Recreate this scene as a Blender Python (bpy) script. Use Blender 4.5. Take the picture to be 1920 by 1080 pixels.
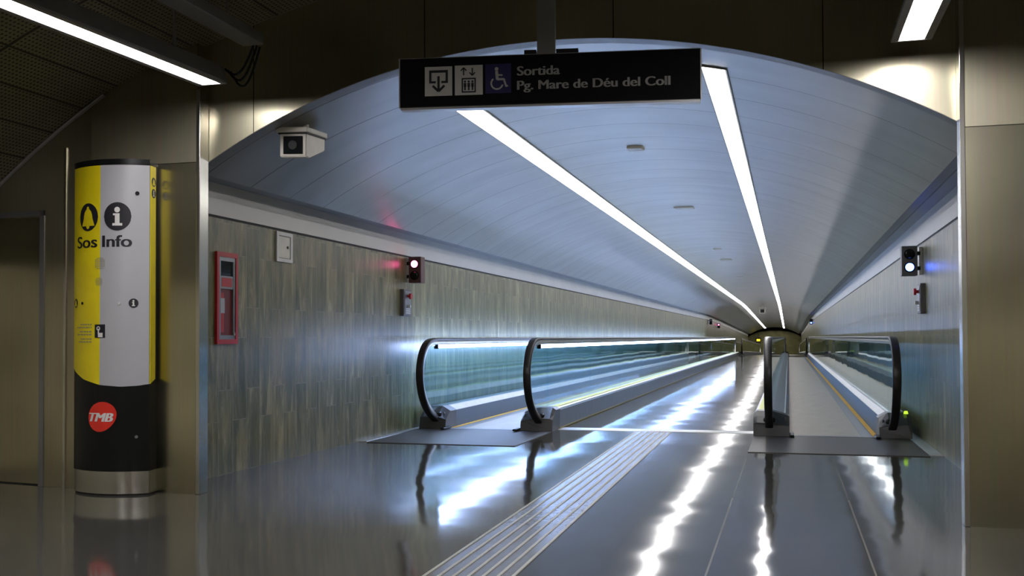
import bpy, bmesh, math, random
from mathutils import Vector, Matrix, Euler

for o in list(bpy.data.objects):
    bpy.data.objects.remove(o)
sc = bpy.context.scene
COL = sc.collection
random.seed(7)

# ------------------------------------------------------------------ camera
F_PX, YAW, PITCH, ROLL, CY = 1902.3, 0.2660, 0.0212, -0.0036, 593.2
cam_d = bpy.data.cameras.new('camera')
cam = bpy.data.objects.new('camera', cam_d)
COL.objects.link(cam)
cam_d.sensor_fit = 'HORIZONTAL'
cam_d.sensor_width = 36.0
cam_d.lens = F_PX * 36.0 / 1920.0
cam_d.shift_y = (CY - 540.0) / 1920.0
cam_d.clip_start = 0.05
cam_d.clip_end = 400
fw = Vector((-math.sin(YAW), math.cos(YAW), 0))
rt = Vector((math.cos(YAW), math.sin(YAW), 0))
up = Vector((0, 0, 1))
fw2 = fw * math.cos(PITCH) + up * math.sin(PITCH)
up2 = up * math.cos(PITCH) - fw * math.sin(PITCH)
r3 = rt * math.cos(ROLL) + up2 * math.sin(ROLL)
u3 = up2 * math.cos(ROLL) - rt * math.sin(ROLL)
M = Matrix.Identity(4)
for i in range(3):
    M[i][0], M[i][1], M[i][2] = r3[i], u3[i], -fw2[i]
M[0][3], M[1][3], M[2][3] = 0, 0, 1.0
cam.matrix_world = M
sc.camera = cam

# ------------------------------------------------------------------ light levels
E_CEIL = 12.0        # tunnel ceiling tubes
E_RAIL = 42.0        # tubes under the handrails of the left walkway
E_HALL = 32.0        # lamps of the hall
C_CEIL = (1.0, 0.97, 0.97)
C_RAIL = (0.41, 0.56, 1.0)
C_HALL = (1.0, 0.95, 0.97)
world = bpy.data.worlds.new('world')
sc.world = world
world.use_nodes = True
world.node_tree.nodes['Background'].inputs[0].default_value = (0.02, 0.022, 0.024, 1)
world.node_tree.nodes['Background'].inputs[1].default_value = 0.2
sc.view_settings.view_transform = 'Standard'
sc.view_settings.look = 'None'
sc.view_settings.gamma = 1
sc.view_settings.use_curve_mapping = False
sc.view_settings.exposure = 0.0

# ------------------------------------------------------------------ materials
def new_mat(name):
    m = bpy.data.materials.new(name)
    m.use_nodes = True
    nt = m.node_tree
    b = nt.nodes['Principled BSDF']
    return m, nt, b

def N(nt, t, **kw):
    n = nt.nodes.new(t)
    for k, v in kw.items():
        setattr(n, k, v)
    return n

def setc(sock, c):
    sock.default_value = (c[0], c[1], c[2], 1) if len(c) == 3 else c

def mth(nt, op, a, b=None, c=None):
    n = N(nt, 'ShaderNodeMath', operation=op)
    for i, x in enumerate((a, b, c)):
        if x is None: continue
        if isinstance(x, (int, float)): n.inputs[i].default_value = x
        else: nt.links.new(x, n.inputs[i])
    return n.outputs[0]

def world_pos(nt):
    g = N(nt, 'ShaderNodeNewGeometry')
    return g.outputs['Position']

def mapped(nt, vec, scale, rot=(0, 0, 0)):
    mp = N(nt, 'ShaderNodeMapping')
    mp.inputs['Scale'].default_value = scale
    mp.inputs['Rotation'].default_value = rot
    nt.links.new(vec, mp.inputs['Vector'])
    return mp.outputs[0]

def noise(nt, vec, scale=1.0, detail=3.0, rough=0.5):
    n = N(nt, 'ShaderNodeTexNoise')
    n.inputs['Scale'].default_value = scale
    n.inputs['Detail'].default_value = detail
    n.inputs['Roughness'].default_value = rough
    nt.links.new(vec, n.inputs['Vector'])
    return n

def ramp(nt, fac, stops):
    r = N(nt, 'ShaderNodeValToRGB')
    e = r.color_ramp.elements
    while len(e) < len(stops): e.new(0.5)
    for k, (p, c) in enumerate(stops):
        e[k].position = p
        e[k].color = (c[0], c[1], c[2], 1) if len(c) == 3 else c
    nt.links.new(fac, r.inputs[0])
    return r.outputs[0]

def mixc(nt, fac, a, b, mode='MIX'):
    n = N(nt, 'ShaderNodeMix', data_type='RGBA', blend_type=mode)
    if isinstance(fac, (int, float)): n.inputs[0].default_value = fac
    else: nt.links.new(fac, n.inputs[0])
    for i, x in ((6, a), (7, b)):
        if isinstance(x, tuple): setc(n.inputs[i], x)
        else: nt.links.new(x, n.inputs[i])
    return n.outputs[2]

def plain(name, base, rough=0.5, metal=0.0, vary=0.06, scale=9.0, spec=0.5):
    """a painted / moulded surface with slight mottling"""
    m, nt, b = new_mat(name)
    n = noise(nt, world_pos(nt), scale, 4)
    lo = tuple(max(0, c * (1 - vary)) for c in base)
    hi = tuple(min(1, c * (1 + vary)) for c in base)
    nt.links.new(ramp(nt, n.outputs[0], [(0.3, lo), (0.7, hi)]), b.inputs['Base Color'])
    b.inputs['Roughness'].default_value = rough
    b.inputs['Metallic'].default_value = metal
    b.inputs['Specular IOR Level'].default_value = spec
    return m

def emit(name, col, strength):
    m, nt, b = new_mat(name)
    nt.nodes.remove(b)
    e = N(nt, 'ShaderNodeEmission')
    setc(e.inputs[0], col)
    e.inputs[1].default_value = strength
    nt.links.new(e.outputs[0], nt.nodes['Material Output'].inputs[0])
    return m

def steel(name, base, rough=0.28, aniso=0.6, seams=(), seam_axis=0, stain=0.18, wavy=0.25):
    """brushed stainless steel sheet, vertical grain, finger marks and stains"""
    m, nt, b = new_mat(name)
    pos = world_pos(nt)
    n1 = noise(nt, pos, 1.4, 1.5, 0.4)
    n2 = noise(nt, mapped(nt, pos, (60, 60, 1.2)), 1.0, 2)
    lo = tuple(c * (1 - stain) for c in base)
    hi = tuple(min(1, c * (1 + stain * 0.6)) for c in base)
    c = ramp(nt, n1.outputs[0], [(0.3, lo), (0.65, hi)])
    c = mixc(nt, 0.12, c, n2.outputs[1], 'OVERLAY')
    for s in seams:
        sep = N(nt, 'ShaderNodeSeparateXYZ')
        nt.links.new(pos, sep.inputs[0])
        d = mth(nt, 'ABSOLUTE', mth(nt, 'SUBTRACT', sep.outputs[seam_axis], s))
        k = mth(nt, 'LESS_THAN', d, 0.0028)
        c = mixc(nt, k, c, (0.03, 0.03, 0.025))
    nt.links.new(c, b.inputs['Base Color'])
    b.inputs['Metallic'].default_value = 1.0
    r = N(nt, 'ShaderNodeMapRange')
    r.inputs[3].default_value = rough * 0.8
    r.inputs[4].default_value = rough * 1.25
    nt.links.new(n1.outputs[0], r.inputs[0])
    nt.links.new(r.outputs[0], b.inputs['Roughness'])
    b.inputs['Anisotropic'].default_value = aniso
    b.inputs['Anisotropic Rotation'].default_value = 0.0
    t = N(nt, 'ShaderNodeTangent', direction_type='RADIAL', axis='Z')
    nt.links.new(t.outputs[0], b.inputs['Tangent'])
    # sheet metal is never quite flat
    n3 = noise(nt, mapped(nt, pos, (0.5, 0.5, 1.6)), 1.5, 0)
    bp = N(nt, 'ShaderNodeBump')
    bp.inputs['Strength'].default_value = wavy
    bp.inputs['Distance'].default_value = 0.02
    nt.links.new(n3.outputs[0], bp.inputs['Height'])
    nt.links.new(bp.outputs[0], b.inputs['Normal'])
    return m

M_STEEL = steel('brushed_steel', (0.48, 0.45, 0.33), 0.30, 0.72, seams=(-3.34, -2.16, -0.98, 0.2))
M_STEEL_P = steel('pilaster_steel', (0.49, 0.465, 0.34), 0.22, 0.7, wavy=0.35)
M_TRIM = steel('trim_steel', (0.62, 0.61, 0.56), 0.22, 0.3)
M_DARKSTEEL = plain('dark_steel', (0.085, 0.085, 0.085), 0.38, 0.5)
M_ALU = plain('aluminium', (0.68, 0.68, 0.67), 0.32, 0.85)
M_ALU_DARK = plain('grey_aluminium', (0.27, 0.275, 0.285), 0.36, 0.75)
M_GUIDE = plain('handrail_guide_metal', (0.62, 0.59, 0.54), 0.3, 0.9)
M_RUBBER = plain('black_rubber', (0.014, 0.013, 0.013), 0.3, 0, 0.15)
M_BLACK = plain('black_plastic', (0.008, 0.009, 0.009), 0.25, spec=0.22)
M_BLACKM = plain('black_matt', (0.010, 0.010, 0.011), 0.6)
M_NEWEL = plain('newel_plastic', (0.035, 0.035, 0.034), 0.32, 0.0)
M_YELLOW = plain('yellow_enamel', (0.83, 0.69, 0.01), 0.3)
M_SAFETY = plain('safety_yellow', (0.80, 0.44, 0.02), 0.5)
M_LEMON = plain('lemon_strip', (0.82, 0.84, 0.22), 0.45)
M_GREYP = plain('grey_enamel', (0.47, 0.48, 0.50), 0.3, 0.0, 0.02)
M_RED = plain('red_paint', (0.50, 0.02, 0.025), 0.4)
M_DKRED = plain('dark_red', (0.16, 0.015, 0.02), 0.5)
M_BADGE = plain('badge_red', (0.80, 0.035, 0.02), 0.35)
M_WHITE = plain('white_paint', (0.78, 0.77, 0.74), 0.45)
M_CREAM = plain('cream_paint', (0.78, 0.75, 0.66), 0.4)
M_SIGNW = plain('sign_white', (0.50, 0.50, 0.47), 0.6)
M_SIGNT = plain('sign_letter', (0.42, 0.42, 0.40), 0.6)
M_SIGNB = plain('sign_blue', (0.012, 0.010, 0.075), 0.5)
M_SIGNK = plain('sign_black', (0.005, 0.005, 0.007), 0.5, spec=0.1)
M_INK = plain('ink_black', (0.01, 0.01, 0.016), 0.5)
M_GRILL = plain('grill_grey', (0.30, 0.30, 0.20), 0.5)
M_LAMPBOX = plain('lamp_housing', (0.26, 0.26, 0.255), 0.42, 0.4)
M_OLIVE = plain('olive_end_wall', (0.23, 0.21, 0.07), 0.5, 0, 0.25, 2.0)
M_HALLWALL = plain('hall_wall', (0.56, 0.52, 0.38), 0.5, 0.0, 0.2, 1.5)
M_BAND = plain('band_panel', (0.70, 0.68, 0.64), 0.42, 0.1, 0.05, 1.2)
M_COVE = plain('cove_panel', (0.33, 0.35, 0.38), 0.42, 0.5, 0.08, 1.5)
M_GAP = plain('shadow_gap', (0.03, 0.03, 0.03), 0.7)

def mat_dark_glass():
    m, nt, b = new_mat('dark_glass')
    setc(b.inputs['Base Color'], (0.01, 0.012, 0.014))
    b.inputs['Roughness'].default_value = 0.08
    return m
M_DGLASS = mat_dark_glass()

def mat_glass():
    """clear balustrade glass, faint green-blue body tint"""
    m, nt, b = new_mat('balustrade_glass')
    nt.nodes.remove(b)
    tr = N(nt, 'ShaderNodeBsdfTransparent'); setc(tr.inputs[0], (0.83, 0.95, 1.0))
    gl = N(nt, 'ShaderNodeBsdfGlossy'); gl.inputs['Roughness'].default_value = 0.02
    setc(gl.inputs[0], (0.95, 1, 1))
    lw = N(nt, 'ShaderNodeLayerWeight'); fres = mth(nt, 'MULTIPLY_ADD', mth(nt, 'POWER', lw.outputs['Facing'], 5.0), 0.93, 0.04)
    pos = world_pos(nt)
    n = noise(nt, mapped(nt, pos, (0.6, 0.9, 1.6)), 1.0, 1)
    bp = N(nt, 'ShaderNodeBump'); bp.inputs['Strength'].default_value = 0.12; bp.inputs['Distance'].default_value = 0.02
    nt.links.new(n.outputs[0], bp.inputs['Height'])
    nt.links.new(bp.outputs[0], gl.inputs['Normal'])
    mx = N(nt, 'ShaderNodeMixShader')
    nt.links.new(fres, mx.inputs[0])
    nt.links.new(tr.outputs[0], mx.inputs[1]); nt.links.new(gl.outputs[0], mx.inputs[2])
    nt.links.new(mx.outputs[0], nt.nodes['Material Output'].inputs[0])
    return m
M_GLASS = mat_glass()

def mat_stone():
    """upright slabs of green-grey slate with an up-and-down grain"""
    m, nt, b = new_mat('green_slate')
    pos = world_pos(nt)
    sep = N(nt, 'ShaderNodeSeparateXYZ'); nt.links.new(pos, sep.inputs[0])
    cmb = N(nt, 'ShaderNodeCombineXYZ')
    nt.links.new(sep.outputs[2], cmb.inputs[0]); nt.links.new(sep.outputs[1], cmb.inputs[1])
    br = N(nt, 'ShaderNodeTexBrick')
    br.offset = 0.37; br.offset_frequency = 2
    br.inputs['Scale'].default_value = 1.0
    br.inputs['Brick Width'].default_value = 0.62
    br.inputs['Row Height'].default_value = 0.2
    br.inputs['Mortar Size'].default_value = 0.0035
    br.inputs['Mortar Smooth'].default_value = 0.3
    br.inputs['Bias'].default_value = 0.0
    setc(br.inputs['Color1'], (0.05, 0.05, 0.05)); setc(br.inputs['Color2'], (0.95, 0.95, 0.95))
    setc(br.inputs['Mortar'], (0.5, 0.5, 0.5))
    nt.links.new(cmb.outputs[0], br.inputs['Vector'])
    # each slab shifts the grain
    off = N(nt, 'ShaderNodeVectorMath', operation='MULTIPLY_ADD')
    nt.links.new(br.outputs['Color'], off.inputs[0])
    off.inputs[1].default_value = (3.0, 3.0, 9.0)
    nt.links.new(pos, off.inputs[2])
    g1 = noise(nt, mapped(nt, off.outputs[0], (11, 13, 1.9)), 1.0, 8, 0.72)
    g1.inputs['Distortion'].default_value = 0.5
    g2 = noise(nt, mapped(nt, off.outputs[0], (3.5, 4.5, 1.0)), 1.0, 5, 0.65)
    c1 = ramp(nt, g1.outputs[0], [(0.34, (0.030, 0.034, 0.016)), (0.45, (0.115, 0.122, 0.058)),
                                  (0.54, (0.215, 0.210, 0.130)), (0.66, (0.52, 0.45, 0.31))])
    c2 = ramp(nt, g2.outputs[0], [(0.35, (0.10, 0.105, 0.030)), (0.48, (0.12, 0.13, 0.105)), (0.62, (0.34, 0.30, 0.20))])
    c = mixc(nt, 0.42, c1, c2)
    c = mixc(nt, 1.0, c, (0.97, 0.96, 0.73), 'MULTIPLY')
    hsv = N(nt, 'ShaderNodeHueSaturation')
    r = N(nt, 'ShaderNodeMapRange'); r.inputs[3].default_value = 0.86; r.inputs[4].default_value = 1.12
    nt.links.new(br.outputs['Color'], r.inputs[0]); nt.links.new(r.outputs[0], hsv.inputs['Value'])
    nt.links.new(c, hsv.inputs['Color'])
    c = mixc(nt, mth(nt, 'MULTIPLY', br.outputs['Fac'], 0.35), hsv.outputs[0], (0.33, 0.32, 0.26))
    nt.links.new(c, b.inputs['Base Color'])
    rr = N(nt, 'ShaderNodeMapRange'); rr.inputs[3].default_value = 0.22; rr.inputs[4].default_value = 0.46
    nt.links.new(g1.outputs[0], rr.inputs[0]); nt.links.new(rr.outputs[0], b.inputs['Roughness'])
    bp = N(nt, 'ShaderNodeBump'); bp.inputs['Strength'].default_value = 0.35; bp.inputs['Distance'].default_value = 0.006
    nt.links.new(g1.outputs[0], bp.inputs['Height']); nt.links.new(bp.outputs[0], b.inputs['Normal'])
    return m
M_STONE = mat_stone()

def mat_floor():
    """polished dark terrazzo; the slabs are not perfectly level, so reflections wander"""
    m, nt, b = new_mat('polished_terrazzo')
    pos = world_pos(nt)
    n1 = noise(nt, pos, 160, 2, 0.7)
    n2 = noise(nt, mapped(nt, pos, (0.8, 0.5, 1)), 1.0, 4, 0.6)
    c = ramp(nt, n1.outputs[0], [(0.32, (0.036, 0.036, 0.031)), (0.55, (0.070, 0.070, 0.061)), (0.75, (0.13, 0.13, 0.115))])
    c = mixc(nt, 0.5, c, ramp(nt, n2.outputs[0], [(0.3, (0.048, 0.048, 0.041)), (0.7, (0.082, 0.082, 0.074))]))
    sep = N(nt, 'ShaderNodeSeparateXYZ'); nt.links.new(pos, sep.inputs[0])
    X, Y = sep.outputs[0], sep.outputs[1]
    for x0 in (-0.345, 0.345):
        k = mth(nt, 'LESS_THAN', mth(nt, 'ABSOLUTE', mth(nt, 'SUBTRACT', X, x0)), 0.0045)
        c = mixc(nt, mth(nt, 'MULTIPLY', k, 0.9), c, (0.30, 0.29, 0.25))
    yy = mth(nt, 'ABSOLUTE', mth(nt, 'SUBTRACT', mth(nt, 'MODULO', mth(nt, 'ADD', Y, 21.35), 2.44), 1.22))
    k = mth(nt, 'LESS_THAN', yy, 0.004)
    c = mixc(nt, mth(nt, 'MULTIPLY', k, 0.25), c, (0.2, 0.2, 0.18))
    # scuffs
    n4 = noise(nt, mapped(nt, pos, (5, 1.6, 1), (0, 0, 0.7)), 1.3, 5, 0.7)
    c = mixc(nt, mth(nt, 'MULTIPLY', mth(nt, 'GREATER_THAN', n4.outputs[0], 0.735), 0.5), c, (0.26, 0.25, 0.22))
    nt.links.new(c, b.inputs['Base Color'])
    rr = N(nt, 'ShaderNodeMapRange'); rr.inputs[3].default_value = 0.05; rr.inputs[4].default_value = 0.11
    nt.links.new(n2.outputs[0], rr.inputs[0]); nt.links.new(rr.outputs[0], b.inputs['Roughness'])
    b.inputs['IOR'].default_value = 1.52
    # gentle unevenness, running across the tunnel
    w1 = noise(nt, mapped(nt, pos, (0.35, 2.0, 0)), 1.0, 1.5, 0.55)
    w2 = noise(nt, mapped(nt, pos, (1.2, 4.0, 0)), 1.0, 1, 0.5)
    a = N(nt, 'ShaderNodeVectorMath', operation='SUBTRACT'); nt.links.new(w1.outputs[1], a.inputs[0]); a.inputs[1].default_value = (0.5, 0.5, 0.5)
    a2 = N(nt, 'ShaderNodeVectorMath', operation='SUBTRACT'); nt.links.new(w2.outputs[1], a2.inputs[0]); a2.inputs[1].default_value = (0.5, 0.5, 0.5)
    s1 = N(nt, 'ShaderNodeVectorMath', operation='MULTIPLY'); nt.links.new(a.outputs[0], s1.inputs[0]); s1.inputs[1].default_value = (0.062, 0.014, 0)
    s2 = N(nt, 'ShaderNodeVectorMath', operation='MULTIPLY'); nt.links.new(a2.outputs[0], s2.inputs[0]); s2.inputs[1].default_value = (0.015, 0.005, 0)
    ad = N(nt, 'ShaderNodeVectorMath', operation='ADD'); nt.links.new(s1.outputs[0], ad.inputs[0]); nt.links.new(s2.outputs[0], ad.inputs[1])
    g = N(nt, 'ShaderNodeNewGeometry')
    ad2 = N(nt, 'ShaderNodeVectorMath', operation='ADD'); nt.links.new(ad.outputs[0], ad2.inputs[0]); nt.links.new(g.outputs['Normal'], ad2.inputs[1])
    nm = N(nt, 'ShaderNodeVectorMath', operation='NORMALIZE'); nt.links.new(ad2.outputs[0], nm.inputs[0])
    nt.links.new(nm.outputs[0], b.inputs['Normal'])
    return m
M_FLOOR = mat_floor()

def mat_vault():
    """satin aluminium panels laid across the vault, with a seam at every panel"""
    m, nt, b = new_mat('vault_panels')
    pos = world_pos(nt)
    sep = N(nt, 'ShaderNodeSeparateXYZ'); nt.links.new(pos, sep.inputs[0])
    P = 0.60
    cell = mth(nt, 'DIVIDE', mth(nt, 'SUBTRACT', sep.outputs[1], 6.05), P)
    frac = mth(nt, 'FRACT', cell)
    idx = mth(nt, 'FLOOR', cell)
    wn = N(nt, 'ShaderNodeTexWhiteNoise', noise_dimensions='1D'); nt.links.new(idx, wn.inputs['W'])
    n1 = noise(nt, mapped(nt, pos, (1.2, 3, 1.2)), 1.0, 3)
    c = ramp(nt, n1.outputs[0], [(0.3, (0.375, 0.385, 0.38)), (0.7, (0.45, 0.46, 0.455))])
    seam = mth(nt, 'LESS_THAN', frac, 0.020)
    # seams are tighter in some places than others
    n2 = noise(nt, mapped(nt, pos, (1.3, 1.7, 0)), 1.0, 2)
    vis = mth(nt, 'MULTIPLY', seam, mth(nt, 'MULTIPLY_ADD', n2.outputs[0], 2.8, -0.5))
    vis = mth(nt, 'MINIMUM', mth(nt, 'MAXIMUM', vis, 0.0), 0.9)
    c = mixc(nt, vis, c, (0.09, 0.085, 0.08))
    nt.links.new(c, b.inputs['Base Color'])
    b.inputs['Metallic'].default_value = 0.75
    b.inputs['Roughness'].default_value = 0.33
    # every panel bows a little
    h = mth(nt, 'MULTIPLY', mth(nt, 'MULTIPLY', frac, mth(nt, 'SUBTRACT', 1.0, frac)), mth(nt, 'MULTIPLY', wn.outputs[0], 0.9))
    bp = N(nt, 'ShaderNodeBump'); bp.inputs['Strength'].default_value = 0.25; bp.inputs['Distance'].default_value = 0.03
    nt.links.new(h, bp.inputs['Height']); nt.links.new(bp.outputs[0], b.inputs['Normal'])
    return m
M_VAULT = mat_vault()

def mat_hallvault():
    """dark ribbed and perforated metal ceiling"""
    m, nt, b = new_mat('perforated_ceiling')
    pos = world_pos(nt)
    sep = N(nt, 'ShaderNodeSeparateXYZ'); nt.links.new(pos, sep.inputs[0])
    ang = mth(nt, 'ARCTAN2', mth(nt, 'ADD', sep.outputs[0], 1.393), mth(nt, 'ADD', sep.outputs[2], 3.6))
    s = mth(nt, 'MULTIPLY', ang, 6.92)
    def dots(v, per):
        return mth(nt, 'ABSOLUTE', mth(nt, 'SUBTRACT', mth(nt, 'FRACT', mth(nt, 'DIVIDE', v, per)), 0.5))
    d = mth(nt, 'ADD', mth(nt, 'POWER', dots(s, 0.03), 2), mth(nt, 'POWER', dots(sep.outputs[1], 0.03), 2))
    hole = mth(nt, 'LESS_THAN', d, 0.07)
    rib = mth(nt, 'LESS_THAN', mth(nt, 'FRACT', mth(nt, 'DIVIDE', s, 0.3)), 0.05)
    panel = mth(nt, 'LESS_THAN', mth(nt, 'FRACT', mth(nt, 'DIVIDE', sep.outputs[1], 1.2)), 0.02)
    n1 = noise(nt, pos, 1.4, 4, 0.6)
    c = ramp(nt, n1.outputs[0], [(0.3, (0.13, 0.12, 0.075)), (0.7, (0.24, 0.225, 0.15))])
    c = mixc(nt, hole, c, (0.01, 0.01, 0.008))
    c = mixc(nt, mth(nt, 'MAXIMUM', rib, panel), c, (0.015, 0.015, 0.012))
    nt.links.new(c, b.inputs['Base Color'])
    b.inputs['Roughness'].default_value = 0.5
    b.inputs['Metallic'].default_value = 0.4
    return m
M_HALLVAULT = mat_hallvault()

def mat_stripes(name, lo, hi, axis, per, duty, rough, metal):
    m, nt, b = new_mat(name)
    pos = world_pos(nt)
    sep = N(nt, 'ShaderNodeSeparateXYZ'); nt.links.new(pos, sep.inputs[0])
    f = mth(nt, 'FRACT', mth(nt, 'DIVIDE', sep.outputs[axis], per))
    k = mth(nt, 'LESS_THAN', f, duty)
    n1 = noise(nt, mapped(nt, pos, (4, 1.2, 1)), 1.5, 4, 0.6)
    base = ramp(nt, n1.outputs[0], [(0.3, tuple(c * 0.86 for c in hi)), (0.7, hi)])
    nt.links.new(mixc(nt, k, base, lo), b.inputs['Base Color'])
    b.inputs['Roughness'].default_value = rough
    b.inputs['Metallic'].default_value = metal
    return m
M_PLATE = mat_stripes('ribbed_plate', (0.03, 0.028, 0.026), (0.090, 0.082, 0.075), 0, 0.012, 0.4, 0.45, 0.3)
M_KICK = plain('olive_kick_strip', (0.40, 0.36, 0.15), 0.5)
M_BELT = mat_stripes('grooved_pallets', (0.26, 0.24, 0.20), (0.60, 0.55, 0.46), 0, 0.010, 0.35, 0.5, 0.35)

# ------------------------------------------------------------------ mesh helpers
def link(name, bm, mats, parent=None, origin=(0, 0, 0), smooth=False, recalc=True):
    if recalc:
        bmesh.ops.recalc_face_normals(bm, faces=bm.faces[:])
    org = Vector(origin)
    for v in bm.verts: v.co -= org
    me = bpy.data.meshes.new(name)
    bm.to_mesh(me); bm.free()
    if not isinstance(mats, (list, tuple)): mats = [mats]
    for m in mats: me.materials.append(m)
    if smooth:
        for p in me.polygons: p.use_smooth = True
        me.set_sharp_from_angle(angle=math.radians(35))
    o = bpy.data.objects.new(name, me)
    COL.objects.link(o)
    if parent: o.parent = parent
    else: o.location = org
    return o

def thing(name, label, cat, loc=(0, 0, 0), group=None):
    o = bpy.data.objects.new(name, None)
    o.empty_display_size = 0.1
    COL.objects.link(o)
    o.location = loc
    o['label'] = label; o['category'] = cat
    if group: o['group'] = group
    return o

def tag(o, label, cat, group=None):
    o['label'] = label; o['category'] = cat
    if group: o['group'] = group
    return o

def struct(o, label=None, cat=None):
    o['kind'] = 'structure'
    if label: o['label'] = label
    if cat: o['category'] = cat
    return o

def box(bm, x0, x1, y0, y1, z0, z1, mi=0, bev=0.0):
    vs = [bm.verts.new((x, y, z)) for x in (x0, x1) for y in (y0, y1) for z in (z0, z1)]
    fs = [(0, 1, 3, 2), (4, 6, 7, 5), (0, 4, 5, 1), (2, 3, 7, 6), (0, 2, 6, 4), (1, 5, 7, 3)]
    faces = []
    for f in fs:
        fc = bm.faces.new([vs[i] for i in f]); fc.material_index = mi; faces.append(fc)
    if bev > 0:
        es = list({e for f in faces for e in f.edges})
        bmesh.ops.bevel(bm, geom=es, offset=bev, segments=2, affect='EDGES', profile=0.5)
    return vs

def bx(name, mat, parent, org, x0, x1, y0, y1, z0, z1, bev=0.0):
    bm = bmesh.new(); box(bm, x0, x1, y0, y1, z0, z1, 0, bev)
    return link(name, bm, mat, parent, org)

def prism_y(bm, prof, ys, closed=True, shift=None, caps=True):
    """extrude an (x,z) profile along Y through the stations ys; shift(y)->(dx,dz)"""
    rings = []
    for y in ys:
        dx, dz = shift(y) if shift else (0, 0)
        rings.append([bm.verts.new((x + dx, y, z + dz)) for x, z in prof])
    n = len(prof)
    for a, b in zip(rings[:-1], rings[1:]):
        for i in range(n if closed else n - 1):
            j = (i + 1) % n
            bm.faces.new((a[i], a[j], b[j], b[i]))
    if closed and caps:
        bm.faces.new(rings[0]); bm.faces.new(rings[-1])
    return rings

def prism_x(bm, prof, x0, x1):
    """extrude a (y,z) polygon along X"""
    a = [bm.verts.new((x0, y, z)) for y, z in prof]
    b = [bm.verts.new((x1, y, z)) for y, z in prof]
    n = len(prof)
    for i in range(n):
        j = (i + 1) % n
        bm.faces.new((a[i], a[j], b[j], b[i]))
    bm.faces.new(a); bm.faces.new(b)

def prism_z(bm, prof, z0, z1):
    a = [bm.verts.new((x, y, z0)) for x, y in prof]
    b = [bm.verts.new((x, y, z1)) for x, y in prof]
    n = len(prof)
    for i in range(n):
        j = (i + 1) % n
        bm.faces.new((a[i], a[j], b[j], b[i]))
    bm.faces.new(a); bm.faces.new(b)

def sweep_yz(bm, path, prof, x):
    """sweep a closed section prof (across X, along the path normal) along a path in the YZ plane"""
    rings = []
    n = len(path)
    for i, (y, z) in enumerate(path):
        a = path[max(i - 1, 0)]; b = path[min(i + 1, n - 1)]
        t = Vector((0, b[0] - a[0], b[1] - a[1])).normalized()
        nn = Vector((0, -t.z, t.y))
        c = Vector((x, y, z))
        rings.append([bm.verts.new(c + Vector((px, 0, 0)) + nn * pn) for px, pn in prof])
    m = len(prof)
    for a, b in zip(rings[:-1], rings[1:]):
        for i in range(m):
            j = (i + 1) % m
            bm.faces.new((a[i], a[j], b[j], b[i]))
    bm.faces.new(rings[0]); bm.faces.new(rings[-1])

def cyl(bm, c, axis, r, h, seg=20, r2=None, mi=0):
    axis = Vector(axis).normalized()
    q = axis.to_track_quat('Z', 'Y')
    r2 = r if r2 is None else r2
    a = [bm.verts.new(Vector(c) + q @ Vector((r * math.cos(2 * math.pi * k / seg), r * math.sin(2 * math.pi * k / seg), 0))) for k in range(seg)]
    b = [bm.verts.new(Vector(c) + q @ Vector((r2 * math.cos(2 * math.pi * k / seg), r2 * math.sin(2 * math.pi * k / seg), h))) for k in range(seg)]
    for k in range(seg):
        j = (k + 1) % seg
        f = bm.faces.new((a[k], a[j], b[j], b[k])); f.material_index = mi
    f = bm.faces.new(a); f.material_index = mi
    f = bm.faces.new(b); f.material_index = mi

def tube(bm, pts, r, seg=10):
    rings = []
    for i, p in enumerate(pts):
        a = Vector(pts[max(i - 1, 0)]); b = Vector(pts[min(i + 1, len(pts) - 1)])
        q = (b - a).normalized().to_track_quat('Z', 'Y')
        rings.append([bm.verts.new(Vector(p) + q @ Vector((r * math.cos(2 * math.pi * k / seg), r * math.sin(2 * math.pi * k / seg), 0))) for k in range(seg)])
    for a, b in zip(rings[:-1], rings[1:]):
        for k in range(seg):
            j = (k + 1) % seg
            bm.faces.new((a[k], a[j], b[j], b[k]))
    bm.faces.new(rings[0]); bm.faces.new(rings[-1])

# flat 2-D artwork (lettering, pictograms), mapped on a surface by fn(a, b) -> Vector
def art(name, mat, parent, org, polys, fn):
    bm = bmesh.new()
    fine = []
    for poly in polys:
        if len(poly) == 4 and max(p[0] for p in poly) - min(p[0] for p in poly) > 0.014:
            p0, p1, p2, p3 = poly
            n = 8
            L = lambda p, q, t: (p[0] + (q[0] - p[0]) * t, p[1] + (q[1] - p[1]) * t)
            for k in range(n):
                t, u = k / n, (k + 1) / n
                fine.append([L(p0, p1, t), L(p0, p1, u), L(p3, p2, u), L(p3, p2, t)])
        else: fine.append(poly)
    for poly in fine:
        vs = [bm.verts.new(fn(a, b)) for a, b in poly]
        try: bm.faces.new(vs)
        except ValueError: pass
    return link(name, bm, mat, parent, org, recalc=False)

def rect(a0, a1, b0, b1, n=1):
    out = []
    for k in range(n):
        p, q = a0 + (a1 - a0) * k / n, a0 + (a1 - a0) * (k + 1) / n
        out.append([(p, b0), (q, b0), (q, b1), (p, b1)])
    return out

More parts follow.
